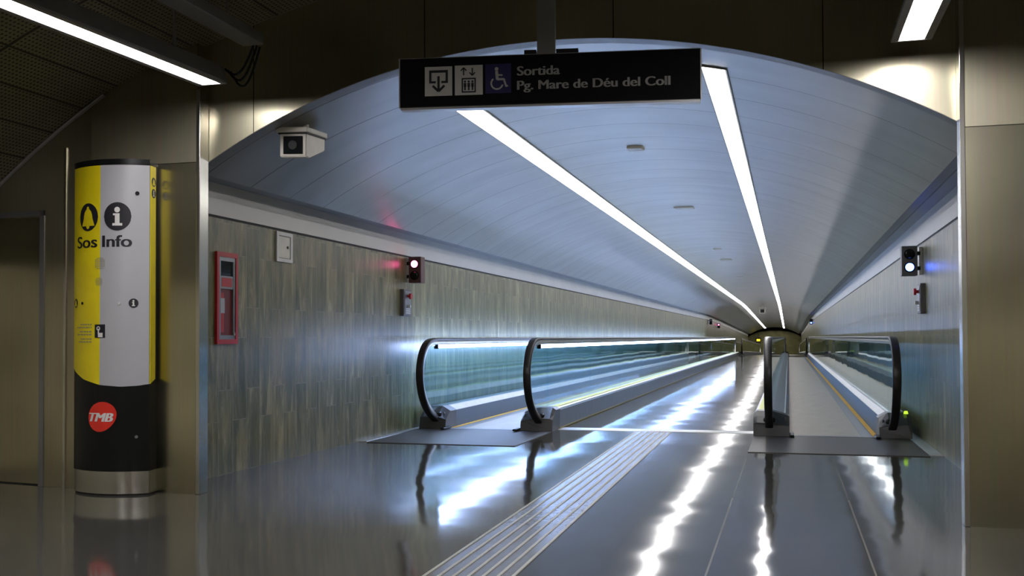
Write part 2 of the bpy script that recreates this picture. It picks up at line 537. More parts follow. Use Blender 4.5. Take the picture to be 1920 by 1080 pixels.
def disc(ca, cb, ra, rb=None, seg=36):
    """disc as vertical slices so that it can wrap a curved face"""
    rb = rb or ra
    out = []
    n = 10
    for k in range(n):
        t0, t1 = -1 + 2 * k / n, -1 + 2 * (k + 1) / n
        pts = []
        for s in range(5):
            t = t0 + (t1 - t0) * s / 4
            pts.append((ca + ra * t, cb - rb * math.sqrt(max(0, 1 - t * t))))
        for s in range(5):
            t = t1 - (t1 - t0) * s / 4
            pts.append((ca + ra * t, cb + rb * math.sqrt(max(0, 1 - t * t))))
        cl = []
        for p in pts:
            if not cl or (abs(p[0] - cl[-1][0]) + abs(p[1] - cl[-1][1])) > 1e-7: cl.append(p)
        if abs(cl[0][0] - cl[-1][0]) + abs(cl[0][1] - cl[-1][1]) < 1e-7: cl.pop()
        out.append(cl)
    return out

def ringp(ca, cb, r0, r1, a0=0, a1=360, seg=32, asp=1.0):
    out = []
    for k in range(seg):
        p, q = math.radians(a0 + (a1 - a0) * k / seg), math.radians(a0 + (a1 - a0) * (k + 1) / seg)
        out.append([(ca + r0 * math.cos(p) * asp, cb + r0 * math.sin(p)), (ca + r1 * math.cos(p) * asp, cb + r1 * math.sin(p)),
                    (ca + r1 * math.cos(q) * asp, cb + r1 * math.sin(q)), (ca + r0 * math.cos(q) * asp, cb + r0 * math.sin(q))])
    return out

def stroke(p, q, w):
    d = Vector((q[0] - p[0], q[1] - p[1])); L = d.length
    n = Vector((-d.y, d.x)) / L * w / 2
    return [[(p[0] - n.x, p[1] - n.y), (q[0] - n.x, q[1] - n.y), (q[0] + n.x, q[1] + n.y), (p[0] + n.x, p[1] + n.y)]]

def text_polys(s, a0, a1, base, cap, bold=0.02, shear=0.0):
    """lettering as 2-D polygons stretched to a0..a1, capital height cap above the base line"""
    cu = bpy.data.curves.new('lettering', 'FONT')
    cu.body = s; cu.size = 1.0; cu.shear = shear
    cu.resolution_u = 6
    ob = bpy.data.objects.new('lettering', cu)
    COL.objects.link(ob)
    dg = bpy.context.evaluated_depsgraph_get()
    me = bpy.data.meshes.new_from_object(ob.evaluated_get(dg))
    vs = [v.co.copy() for v in me.vertices]
    polys = [[(vs[i].x, vs[i].y) for i in p.vertices] for p in me.polygons]
    bpy.data.objects.remove(ob); bpy.data.curves.remove(cu); bpy.data.meshes.remove(me)
    x0 = min(v.x for v in vs); x1 = max(v.x for v in vs)
    CAPH = 0.70
    f = (a1 - a0) / (x1 - x0); g = cap / CAPH
    return [[(a0 + (x - x0) * f + k * bold * cap, base + y * g) for x, y in p] for k in (-1, -0.33, 0.33, 1) for p in polys]

# ------------------------------------------------------------------ setting
XC, WH = -1.393, 2.633          # tunnel axis and half width
XL, XR = XC - WH, XC + WH
YF, YEND, CREST, SLOPE, BEND = 5.89, 108.0, 53.0, -0.0158, 0.0
R_V, APEX = 4.52, 2.80
def path(y):
    # level up to the crest, then easing into a gentle downhill
    d = max(0.0, y - CREST + 2)
    e = d * d / 20 if d < 10 else d - 5
    return BEND * e, SLOPE * e
YS = [YF, 20.0, 36.0, CREST - 2, CREST, CREST + 2, CREST + 4, CREST + 6, CREST + 8, 80.0, YEND]
def arc_z(off, r=R_V, apex=APEX): return apex - r + math.sqrt(r * r - off * off)

# floors
bm = bmesh.new()
prism_y(bm, [(-6.0, 0), (3.2, 0), (3.2, -0.2), (-6.0, -0.2)], [-9, YF + 0.06])
struct(link('floor', bm, M_FLOOR), 'dark polished terrazzo floor of the hall in the foreground')
bm = bmesh.new()
prism_y(bm, [(XL - 0.15, 0), (XR + 0.15, 0), (XR + 0.15, -0.2), (XL - 0.15, -0.2)], [YF + 0.06] + YS[1:], shift=path)
struct(link('floor', bm, M_FLOOR), 'polished grey floor running down the tunnel between the walkways')

# stone walls
for side, x0, x1 in (('left', XL - 0.15, XL), ('right', XR, XR + 0.15)):
    bm = bmesh.new()
    prism_y(bm, [(x0, 0), (x1, 0), (x1, 1.885), (x0, 1.885)], [YF + 0.06] + YS[1:], shift=path)
    struct(link('wall_' + side, bm, M_STONE), 'green grey slate clad wall on the %s side of the tunnel' % side)
# light band, cove, shadow gap above each stone wall
for k, s in ((1, -1), (2, 1)):
    xw = XC + s * WH
    bm = bmesh.new()
    prism_y(bm, [(xw + s * 0.006, 1.885), (xw + s * 0.12, 1.885), (xw + s * 0.12, 1.905), (xw + s * 0.006, 1.905)], [YF + 0.06] + YS[1:], shift=path)
    struct(link('trim_%d' % k, bm, M_GAP), 'thin dark shadow gap above the slate, %s wall' % ('left' if s < 0 else 'right'))
    bm = bmesh.new()
    prism_y(bm, [(xw, 1.905), (xw + s * 0.12, 1.905), (xw + s * 0.12, 2.137), (xw - s * 0.004, 2.137)], [YF + 0.06] + YS[1:], shift=path)
    struct(link('trim_%d' % (k + 2), bm, M_BAND), 'pale band of panels along the top of the %s wall' % ('left' if s < 0 else 'right'))
    xe = XC + s * 2.375
    bm = bmesh.new()
    prism_y(bm, [(xw + s * 0.12, 2.137), (xw - s * 0.004, 2.137), (XC + s * 2.53, 2.150), (XC + s * 2.528, 2.158), (XC + s * 2.45, 2.165), (XC + s * 2.448, 2.174),
                 (xe, 2.187), (xe, 2.24), (xw + s * 0.12, 2.24)], [YF + 0.06] + YS[1:], shift=path)
    struct(link('trim_%d' % (k + 4), bm, M_COVE), 'grey cove strip between vault and pale band on the %s' % ('left' if s < 0 else 'right'))

# vault
bm = bmesh.new()
offs = [(-2.40 + 4.80 * i / 40) for i in range(41)]
prof = [(XC + o, arc_z(o)) for o in offs] + [(XC + o, arc_z(o) + 0.06) for o in reversed(offs)]
prism_y(bm, prof, [YF + 0.06] + YS[1:], shift=path)
struct(link('ceiling', bm, M_VAULT, smooth=True), 'silver grey vaulted panel ceiling of the tunnel')

# far end wall of the tunnel
dx, dz = path(YEND)
bm = bmesh.new()
box(bm, XL + dx - 0.2, XR + dx + 0.2, YEND, YEND + 0.2, dz - 0.2, dz + 3.0)
struct(link('wall_far', bm, M_OLIVE), 'olive wall closing the far end of the tunnel')
# dark lintel arch before the far end wall
bm = bmesh.new()
o2 = [(-2.62 + 5.24 * i / 24) for i in range(25)]
a = [bm.verts.new((XC + dx + o, YEND - 0.5, dz + (arc_z(o) if abs(o) < 2.6 else 2.0) + 0.1)) for o in o2]
b2 = [bm.verts.new((XC + dx + o, YEND - 0.5, dz + 1.55 + 0.95 * math.sqrt(max(0, 1 - (o / 2.7) ** 2)))) for o in o2]
for i in range(24): bm.faces.new((a[i], a[i + 1], b2[i + 1], b2[i]))
bmesh.ops.solidify(bm, geom=bm.faces[:], thickness=0.1)
struct(link('trim_7', bm, M_ALU_DARK), 'dark arched lintel at the far end of the tunnel')

# ---- portal between hall and tunnel
Z_SP = 2.15
R_H, ZC_H = 6.92, -3.6
def hall_z(x): return ZC_H + math.sqrt(R_H ** 2 - (x - XC) ** 2)
PL, PR = -3.69, 0.907           # inner corners of the pilasters
YPIL = 5.79
bm = bmesh.new()
N_A = 48
h = XC - PL; sag = 0.635
Ra = (h * h + sag * sag) / (2 * sag); zt = 2.785
xs = [PL - 0.0 + (PR - PL) * i / N_A for i in range(N_A + 1)]
def arch_z(x):
    o = x - (PL + PR) / 2
    hw = (PR - PL) / 2
    r = (hw * hw + sag * sag) / (2 * sag)
    return zt - r + math.sqrt(r * r - o * o)
for y in (YF, YF + 0.06):
    lo = [bm.verts.new((x, y, arch_z(x))) for x in xs]
    hi = [bm.verts.new((x, y, hall_z(x) + 0.05)) for x in xs]
    if y == YF: L0, H0 = lo, hi
    for i in range(N_A): bm.faces.new((lo[i], lo[i + 1], hi[i + 1], hi[i]))
for i in range(N_A):
    bm.faces.new((L0[i], L0[i + 1], lo[i + 1], lo[i])); bm.faces.new((H0[i], H0[i + 1], hi[i + 1], hi[i]))
struct(link('wall_front', bm, M_STEEL), 'brushed steel wall with the arched opening above the tunnel mouth')
# lip of the vault just behind the arch
bm = bmesh.new()
for i in range(N_A):
    x, x2 = xs[i], xs[i + 1]
    q = [bm.verts.new(p) for p in ((x, YF + 0.004, arch_z(x) - 0.002), (x2, YF + 0.004, arch_z(x2) - 0.002), (x2, YF + 0.10, arch_z(x2) - 0.004), (x, YF + 0.10, arch_z(x) - 0.004))]
    bm.faces.new(q)
bmesh.ops.remove_doubles(bm, verts=bm.verts[:], dist=1e-4)
bmesh.ops.solidify(bm, geom=bm.faces[:], thickness=-0.006)
struct(link('trim_8', bm, M_COVE, smooth=True), 'pale metal lip lining the edge of the arch')

# pilasters and flanking steel walls
bm = bmesh.new(); box(bm, PL - 0.80, PL, YPIL, YF, 0, 2.145)
struct(link('wall_hall_left', bm, M_STEEL_P), 'brushed steel pilaster left of the tunnel mouth, behind the info column')
bm = bmesh.new(); box(bm, PR, PR + 2.4, YPIL, YF, 0, 2.105)
struct(link('wall_hall_right', bm, M_STEEL_P), 'brushed steel pilaster at the right edge of the photo')
# upper parts above the seam
for x0, x1, z0, nm, tx in ((PL - 0.80, PL, 2.149, 'wall_hall_left', 'dark steel above the left pilaster'), (PR, PR + 2.4, 2.109, 'wall_hall_right', 'steel sheet above the right pilaster, lit by the hanging lamp')):
    bm = bmesh.new()
    n = 10
    f0 = [bm.verts.new((x0 + (x1 - x0) * i / n, YPIL, z0)) for i in range(n + 1)]
    f1 = [bm.verts.new((x0 + (x1 - x0) * i / n, YPIL, max(z0 + 0.02, hall_z(x0 + (x1 - x0) * i / n) + 0.04))) for i in range(n + 1)]
    g0 = [bm.verts.new(v.co + Vector((0, 0.10, 0))) for v in f0]
    g1 = [bm.verts.new(v.co + Vector((0, 0.10, 0))) for v in f1]
    for i in range(n):
        bm.faces.new((f0[i], f0[i + 1], f1[i + 1], f1[i])); bm.faces.new((g0[i], g0[i + 1], g1[i + 1], g1[i]))
        bm.faces.new((f0[i], f0[i + 1], g0[i + 1], g0[i])); bm.faces.new((f1[i], f1[i + 1], g1[i + 1], g1[i]))
    bm.faces.new((f0[0], f1[0], g1[0], g0[0])); bm.faces.new((f0[n], f1[n], g1[n], g0[n]))
    struct(link(nm, bm, M_STEEL), tx)
# bright corner profiles of the pilasters
for k, (x0, x1, zt_, lab) in enumerate(((PL - 0.004, PL + 0.024, 2.62, 'left'), (PR - 0.022, PR + 0.004, 3.0, 'right'))):
    bm = bmesh.new(); box(bm, x0, x1, YPIL - 0.006, YF - 0.004, 0, zt_, 0, 0.003)
    struct(link('trim_%d' % (9 + k), bm, M_TRIM), 'bright steel corner profile of the %s pilaster' % lab)

# left hall wall with the steel door (set a little further back)
WY = lambda x: 5.80 + (x + 4.49) * -0.13
door_x1, door_x0, door_top = -4.925, -5.83, 1.875
def slab(bm, x0, x1, z0, z1, d0=0.0, d1=0.25):
    vs = [bm.verts.new((x, WY(x) + d, z)) for x in (x0, x1) for d in (d0, d1) for z in (z0, z1)]
    for f in [(0, 1, 3, 2), (4, 6, 7, 5), (0, 4, 5, 1), (2, 3, 7, 6), (0, 2, 6, 4), (1, 5, 7, 3)]:
        bm.faces.new([vs[i] for i in f])
bm = bmesh.new()
slab(bm, door_x1, -4.49, 0, door_top)
slab(bm, -6.0, door_x0, 0, door_top)
slab(bm, -6.0, -4.49, door_top, 3.0)
struct(link('wall_hall_front', bm, M_STEEL), 'brushed steel wall around the flush door on the far left')
bm = bmesh.new(); slab(bm, door_x0, door_x1, 0.008, door_top, 0.028, 0.07)
d1 = struct(link('door_1', bm, M_STEEL_P), 'flush brushed steel door at the left edge of the photo')
bm = bmesh.new()
slab(bm, door_x1 - 0.03, door_x1 + 0.012, 0, door_top + 0.012, -0.006, 0.03)
slab(bm, door_x0 - 0.012, door_x1 + 0.012, door_top - 0.025, door_top + 0.012, -0.006, 0.03)
slab(bm, door_x0 - 0.012, door_x0 + 0.03, 0, door_top + 0.012, -0.006, 0.03)
link('door_frame', bm, M_ALU_DARK, d1)
bm = bmesh.new(); slab(bm, -4.735, -4.715, 0, 2.3, -0.008, 0.004)
struct(link('trim_11', bm, M_TRIM), 'upright steel cover strip between door and info column')

# hall vault, back and side walls
bm = bmesh.new()
n = 40
xs2 = [-6.05 + (9.3) * i / n for i in range(n + 1)]
rings = []
for y in (-9, YF + 0.3):
    rings.append([bm.verts.new((x, y, hall_z(x))) for x in xs2])
    rings.append([bm.verts.new((x, y, hall_z(x) + 0.1)) for x in xs2])
for i in range(n):
    bm.faces.new((rings[0][i], rings[0][i + 1], rings[2][i + 1], rings[2][i]))
    bm.faces.new((rings[1][i], rings[1][i + 1], rings[3][i + 1], rings[3][i]))
struct(link('ceiling_hall', bm, M_HALLVAULT, smooth=True), 'dark perforated metal vault over the hall')
bm = bmesh.new()
x0, x1 = -5.98, -4.4
pts = [(-5.98 + 1.6 * i / 16) for i in range(17)]
rr = [(x, WY(x) - 0.012, hall_z(x) - 0.012) for x in pts]
tube(bm, rr, 0.014, 8)
struct(link('trim_12', bm, M_LAMPBOX), 'dark edge profile where the hall vault meets the steel wall')
bm = bmesh.new(); box(bm, -6.2, 3.4, -9.2, -9.0, 0, 3.5)
struct(link('wall_back', bm, M_HALLWALL))
bm = bmesh.new(); box(bm, -6.2, -6.0, -9.0, 6.2, 0, 2.2)
struct(link('wall_side_left', bm, M_HALLWALL))
bm = bmesh.new(); box(bm, 3.2, 3.4, -9.0, 6.2, 0, 2.2)
struct(link('wall_side_right', bm, M_HALLWALL))

# bright metal threshold across the middle lane
bm = bmesh.new(); box(bm, -2.43, -0.36, 10.80, 11.06, -0.01, 0.004, 0, 0.002)
struct(link('trim_13', bm, M_ALU), 'pale metal threshold strip across the floor between the two walkways')
for k, (x0, x1, lab) in enumerate(((-4.024, -3.946, 'left'), (1.13, 1.238, 'right'))):
    bm = bmesh.new(); box(bm, x0, x1, 9.12, 51.5, -0.01, 0.006, 0, 0.002)
    struct(link('trim_%d' % (14 + k), bm, M_ALU), 'narrow steel filler on the floor along the %s wall' % lab)

# ------------------------------------------------------------------ tactile paving
tp = thing('tactile_strip', 'pale ribbed tactile guidance strip running along the floor to the threshold', 'tactile paving', (-1.35, 7, 0))
def tx(y): return -1.304 - 0.0125 * (y - 4.1)
m_tbase = plain('tactile_base', (0.16, 0.157, 0.142), 0.25, 0, 0.1, 30)
m_tbar = plain('tactile_bar', (0.50, 0.49, 0.40), 0.4)
def strip(bm, o0, o1, y0, y1, z0, z1):
    vs = [bm.verts.new((tx(y) + o, y, z)) for o in (o0, o1) for y in (y0, y1) for z in (z0, z1)]
    for f in [(0, 1, 3, 2), (4, 6, 7, 5), (0, 4, 5, 1), (2, 3, 7, 6), (0, 2, 6, 4), (1, 5, 7, 3)]:
        bm.faces.new([vs[i] for i in f])
bm = bmesh.new(); strip(bm, -0.192, 0.192, 0.5, 10.74, -0.004, 0.0015)
link('base', bm, m_tbase, tp, tp.location)
for k in range(7):
    o = -0.183 + 0.366 * k / 6
    bm = bmesh.new(); strip(bm, o - 0.0075, o + 0.0075, 0.5, 10.74, 0.0, 0.004)
    link('ridge', bm, m_tbar, tp, tp.location)

# ------------------------------------------------------------------ moving walkways
HT = 0.985
def newel_path(y0, sgn):
    """front end of the handrail, y measured along sgn from the comb side"""
    base = [(0.62, 0.085), (0.53, 0.125), (0.42, 0.175), (0.30, 0.25), (0.20, 0.345), (0.135, 0.45), (0.10, 0.56), (0.10, 0.67),
            (0.135, 0.775), (0.195, 0.86), (0.27, 0.92), (0.36, 0.96), (0.46, 0.978), (0.58, HT)]
    # smooth by Catmull-Rom
    out = []
    P = [base[0]] + base + [base[-1]]
    for i in range(1, len(P) - 2):
        for s in range(3):
            t = s / 3
            q = []
            for c in (0, 1):
                p0, p1, p2, p3 = (P[i + d][c] for d in (-1, 0, 1, 2))
                q.append(0.5 * (2 * p1 + (p2 - p0) * t + (2 * p0 - 5 * p1 + 4 * p2 - p3) * t * t + (3 * p1 - p0 - 3 * p2 + p3) * t ** 3))
            out.append(tuple(q))
    out.append(base[-1])
    return [(y0 + sgn * a, b) for a, b in out]

def rounded(w, h, n=3, r=0.012):
    pts = []
    for cx, cy, a0 in ((w / 2 - r, h / 2 - r, 0), (-w / 2 + r, h / 2 - r, 90), (-w / 2 + r, -h / 2 + r, 180), (w / 2 - r, -h / 2 + r, 270)):
        for k in range(n + 1):
            a = math.radians(a0 + 90 * k / n)
            pts.append((cx + r * math.cos(a), cy + r * math.sin(a)))
    return pts

def inset_path(path_, d):
    out = []
    n = len(path_)
    for i in range(n):
        a = path_[max(i - 1, 0)]; b = path_[min(i + 1, n - 1)]
        t = Vector((b[0] - a[0], b[1] - a[1])).normalized()
        out.append((path_[i][0] + t.y * d, path_[i][1] - t.x * d))
    return out

def balustrade(root, org, xg, x_in, x_out, y0, y1, lit, lemon, lamp=None):
    """one side: deck, skirt, glass panels, guide, handrail, end caps. x_in = belt side, x_out = other side"""
    s = 1 if x_out > x_in else -1
    ya, yb = y0 - 0.02, y1 + 0.02
    f = newel_path(y0 - 0.62, 1)
    r = newel_path(y1 + 0.62, -1)
    full = f + list(reversed(r))
    bm = bmesh.new(); sweep_yz(bm, full, rounded(0.078, 0.036), xg)
    link('handrail', bm, M_RUBBER, root, org, smooth=True)
    gp = inset_path(full, 0.037)
    bm = bmesh.new(); sweep_yz(bm, gp, rounded(0.056, 0.040, 2, 0.006), xg)
    link('handrail_guide', bm, M_GUIDE, root, org, smooth=True)
    ip = inset_path(full, 0.045)
    # glass: first and last panels follow the curve
    L = 2.45
    nseg = max(1, round((y1 - y0 - 0.8) / L))
    cuts = [y0 + 0.4 + (y1 - y0 - 0.8) * k / nseg for k in range(nseg + 1)]
    zb = 0.215
    fi = [p for p in inset_path(f, 0.045) if p[1] > zb]
    ri = [p for p in inset_path(list(reversed(r)), 0.045) if p[1] > zb]
    for k in range(-1, nseg + 1):
        if k == -1: poly = [(cuts[0] - 0.003, zb), (fi[0][0], zb)] + fi + [(cuts[0] - 0.003, fi[-1][1])]
        elif k == nseg: poly = [(cuts[-1] + 0.003, ri[0][1])] + ri + [(ri[-1][0], zb), (cuts[-1] + 0.003, zb)]
        else:
            a, b = cuts[k] + 0.003, cuts[k + 1] - 0.003
            poly = [(a, zb), (a, HT - 0.05), (b, HT - 0.05), (b, zb)]
        bm = bmesh.new(); prism_x(bm, poly, xg - 0.006, xg + 0.006)
        link('glass_panel', bm, M_GLASS, root, org)
    # deck
    prof = [(x_in, 0.0), (x_in + s * 0.036, 0.185), (x_in + s * 0.046, 0.195), (xg - s * 0.030, 0.235), (xg - s * 0.010, 0.238), (xg + s * 0.010, 0.238),
            (x_out - s * 0.025, 0.236), (x_out - s * 0.006, 0.226), (x_out, 0.20), (x_out, 0.0)]
    bm = bmesh.new(); prism_y(bm, prof, [y0 + 0.30, y1 - 0.30])
    link('deck', bm, M_ALU, root, org)
    bm = bmesh.new(); prism_y(bm, [(x_in - s * 0.004, 0.0), (x_in + s * 0.031, 0.182), (x_in + s * 0.040, 0.182), (x_in + s * 0.004, 0.0)], [y0 + 0.02, y1 - 0.02])
    link('skirt', bm, M_DARKSTEEL, root, org)
    bm = bmesh.new(); prism_y(bm, [(x_out + s * 0.004, 0.0), (x_out + s * 0.004, 0.205), (x_out - s * 0.002, 0.205), (x_out - s * 0.002, 0.0)], [y0 + 0.30, y1 - 0.30])
    link('side_panel', bm, M_ALU_DARK, root, org)
    # end caps of the balustrade
    for yy, sg in ((y0, 1), (y1, -1)):
        pr = [(x_in - s * 0.006, 0.0), (x_in - s * 0.006, 0.19), (x_in + s * 0.01, 0.202), (xg - s * 0.03, 0.244), (x_out - s * 0.03, 0.244), (x_out + s * 0.006, 0.22), (x_out + s * 0.006, 0.0)]
        bm = bmesh.new()
        rings = []
        for a, zs in ((-0.06, 0.55), (0.02, 0.80), (0.10, 1.0), (0.31, 1.0)):
            rings.append([bm.verts.new((x, yy + sg * (a + (0.03 if z > 0.1 else 0.0)), z * (zs if z > 0 else 1))) for x, z in pr])
        for A, B in zip(rings[:-1], rings[1:]):
            for i in range(len(pr)):
                j = (i + 1) % len(pr); bm.faces.new((A[i], A[j], B[j], B[i]))
        bm.faces.new(rings[0]); bm.faces.new(rings[-1])
        link('newel_cap', bm, M_NEWEL, root, org)
        # black collar where the handrail dives in, and the toe brush at the skirt
        bm = bmesh.new(); box(bm, xg - 0.058, xg + 0.058, min(yy - sg * 0.02, yy - sg * 0.02 + sg * 0.15), max(yy - sg * 0.02, yy - sg * 0.02 + sg * 0.15), 0.06, 0.185, 0, 0.018)
        link('handrail_collar', bm, M_BLACK, root, org)
        xa, xb = sorted((x_in - s * 0.05, x_in - s * 0.004))
        bm = bmesh.new()
        za = sorted((yy - sg * 0.22, yy + sg * 0.04))
        box(bm, xa, xb, za[0], za[1], 0.012, 0.034, 0, 0.008)
        link('toe_guard', bm, M_BLACK, root, org)
    if lemon:
        a, b = sorted((xg + s * 0.040, x_out - s * 0.035))
        bm = bmesh.new(); box(bm, a, b, y0 + 0.34, y1 - 0.34, 0.2385, 0.243)
        link('lemon_strip', bm, M_LEMON, root, org)
        a, b = sorted((x_out + s * 0.001, x_out + s * 0.012))
        bm = bmesh.new(); box(bm, a, b, y0 + 0.32, y1 - 0.32, 0.004, 0.016)
        link('kick_strip', bm, M_KICK, root, org)
    # yellow safety line along the skirt
    if not lemon:
        a, b = sorted((x_in - s * 0.055, x_in - s * 0.006))
        bm = bmesh.new(); box(bm, a, b, y0 + 0.03, y1 - 0.03, -0.004, 0.0075)
        link('safety_line', bm, M_SAFETY, root, org)
    if lit:
        bm = bmesh.new(); box(bm, xg - 0.021, xg + 0.021, y0 + 0.02, y1 - 0.02, 0.890, 0.926)
        link('light_tube', bm, M_RAIL_L, root, org)
        for yy in (y0 - 0.01, y1 - 0.02):
            bm = bmesh.new(); box(bm, xg - 0.024, xg + 0.024, yy, yy + 0.03, 0.882, 0.934, 0, 0.004)
            link('tube_holder', bm, M_BLACK, root, org)
    if lamp:
        bm = bmesh.new(); cyl(bm, (x_out - s * 0.035, y0 + 0.10, 0.236), (0, 0, 1), 0.022, 0.028, 16, 0.016)
        link('indicator_lamp', bm, lamp, root, org)

M_RAIL_L = emit('rail_tube_light', C_RAIL, E_RAIL)
M_GREEN = emit('green_indicator', (0.55, 1.0, 0.05), 1.3)

def walkway(label, mirror, y0, y1, lit, lemon_side, group, z=0.0, loc=None, rot=0.0):
    mx = (lambda x: 2 * XC - x) if mirror else (lambda x: x)
    org = (mx(0.42), y0, 0)
    root = thing('moving_walkway', label, 'moving walkway', org, group)
    def mb(name, x0, x1, ya, yb, za, zb, mat, bev=0):
        a, b = sorted((mx(x0), mx(x1)))
        bm = bmesh.new(); box(bm, a, b, ya, yb, za, zb, 0, bev)
        return link(name, bm, mat, root, org)
    mb('landing_plate', -0.349, 1.125, y0 - 1.56, y0, -0.01, 0.006, M_PLATE, 0.002)
    mb('landing_plate', -0.349, 1.125, y1, y1 + 1.3, -0.01, 0.006, M_PLATE, 0.002)
    mb('comb_plate', -0.005, 0.856, y0 - 0.02, y0 + 0.10, -0.004, 0.009, M_ALU_DARK, 0.002)
    mb('comb_plate', -0.005, 0.856, y1 - 0.10, y1 + 0.02, -0.004, 0.009, M_ALU_DARK, 0.002)
    mb('belt', -0.003, 0.854, y0, y1, -0.006, 0.003, M_BELT)
    mb('belt_edge', 0.695, 0.800, y0, y1, -0.004, 0.0045, M_ALU_DARK)
    balustrade(root, org, mx(0.972), mx(0.856), mx(1.145), y0, y1, lit, False, M_GREEN if not mirror else None)
    balustrade(root, org, mx(-0.196), mx(-0.005), mx(-0.346), y0, y1, lit, lemon_side)
    if loc is not None:
        root.location = loc
        root.rotation_euler = (rot, 0, -BEND)
    return root

WY0, WY1 = 10.60, 51.6
walkway('moving walkway along the left wall, with lit blue white tubes under its handrails', True, WY0, WY1, True, True, 'moving walkways in the tunnel')
walkway('moving walkway along the right wall, with beige belt and unlit glass sides', False, WY0, WY1, False, True, 'moving walkways in the tunnel')
# the next pair, further down the sloping tunnel
for mir, lab in ((True, 'distant second walkway on the left, beyond the end of the lit one'), (False, 'distant second walkway on the right, beyond the end of the unlit one')):
    ys = 60.0
    dx, dz = path(ys)
    xo = (2 * XC - 0.42) if mir else 0.42
    walkway(lab, mir, ys, 98.0, False, False, 'moving walkways in the tunnel', loc=(xo + dx, ys, dz + 0.002), rot=math.atan(SLOPE))

# ------------------------------------------------------------------ tunnel ceiling lights
M_TUBE = emit('ceiling_tube_light', C_CEIL, E_CEIL)
def light_strip(o0, o1, y0, y1, label, seg=1.13, far=False):
    """continuous recessed strip: tray and a row of diffusers, set in the vault between offsets o0..o1"""
    dx0, dz0 = path(y0)
    org = (XC + (o0 + o1) / 2 + dx0, y0, arc_z((o0 + o1) / 2) + dz0)
    root = thing('ceiling_light', label, 'ceiling light', org, 'light strips of the vault')
    def P(o, lift): return (XC + o, arc_z(o) - lift)
    a, b = sorted((o0, o1))
    n = (y1 - y0)
    def shift(y):
        dx, dz = path(y); return dx, dz
    st = [y0 - 0.012] + [y0 + seg * k for k in range(1, int((y1 - y0) / seg) + 1) if y0 + seg * k < y1 - 0.2] + [y1 + 0.012]
    bm = bmesh.new()
    prism_y(bm, [P(a - 0.014, -0.004), P(a - 0.014, 0.009), P(b + 0.014, 0.009), P(b + 0.014, -0.004)], st, shift=shift)
    link('tray', bm, M_LAMPBOX, root, org)
    y = y0
    k = 0
    proto = None
    while y < y1 - 0.2:
        e = min(y + seg, y1)
        bm = bmesh.new()
        prism_y(bm, [P(a, 0.007), P(a, 0.014), P(b, 0.014), P(b, 0.007)], [y + 0.004, e - 0.004], shift=shift)
        link('diffuser', bm, M_TUBE, root, org)
        y = e
    return root
light_strip(-0.965, -0.815, 6.50, CREST, 'left hand line of white light along the vault')
light_strip(0.880, 1.020, 6.46, CREST, 'right hand line of white light along the vault')
light_strip(-0.965, -0.815, CREST + 0.15, YEND - 1, 'far end of the left light line, where the tunnel dips', 2.0)
light_strip(0.880, 1.020, CREST + 0.15, YEND - 1, 'far end of the right light line, where the tunnel dips', 2.0)

# small fittings in the middle of the vault
def ceil_fit(y, w, l, label, x=XC + 0.01):
    z = arc_z(x - XC)
    root = thing('ceiling_vent', label, 'ceiling vent', (x, y, z), 'small fittings along the crown of the vault')
    bm = bmesh.new(); box(bm, x - w / 2, x + w / 2, y - l / 2, y + l / 2, z - 0.020, z + 0.005, 0, 0.005)
    link('frame', bm, M_CREAM, root, root.location)
    bm = bmesh.new()
    for k in range(4):
        yy = y - l / 2 + l * (k + 0.6) / 4.3
        box(bm, x - w / 2 + 0.015, x + w / 2 - 0.015, yy, yy + l * 0.1, z - 0.022, z - 0.018)
    link('grille', bm, M_ALU, root, root.location)
ceil_fit(9.56, 0.15, 0.16, 'small pale fitting in the vault crown, nearest of its row')
ceil_fit(14.17, 0.27, 0.20, 'second fitting in the vault crown, with a dark near edge')
ceil_fit(21.0, 0.16, 0.20, 'third small fitting in the vault crown, faint')
ceil_fit(24.0, 0.26, 0.24, 'fourth fitting in the vault crown, wide and dark')
ceil_fit(31.0, 0.18, 0.24, 'fifth fitting in the vault crown, far down the tunnel')

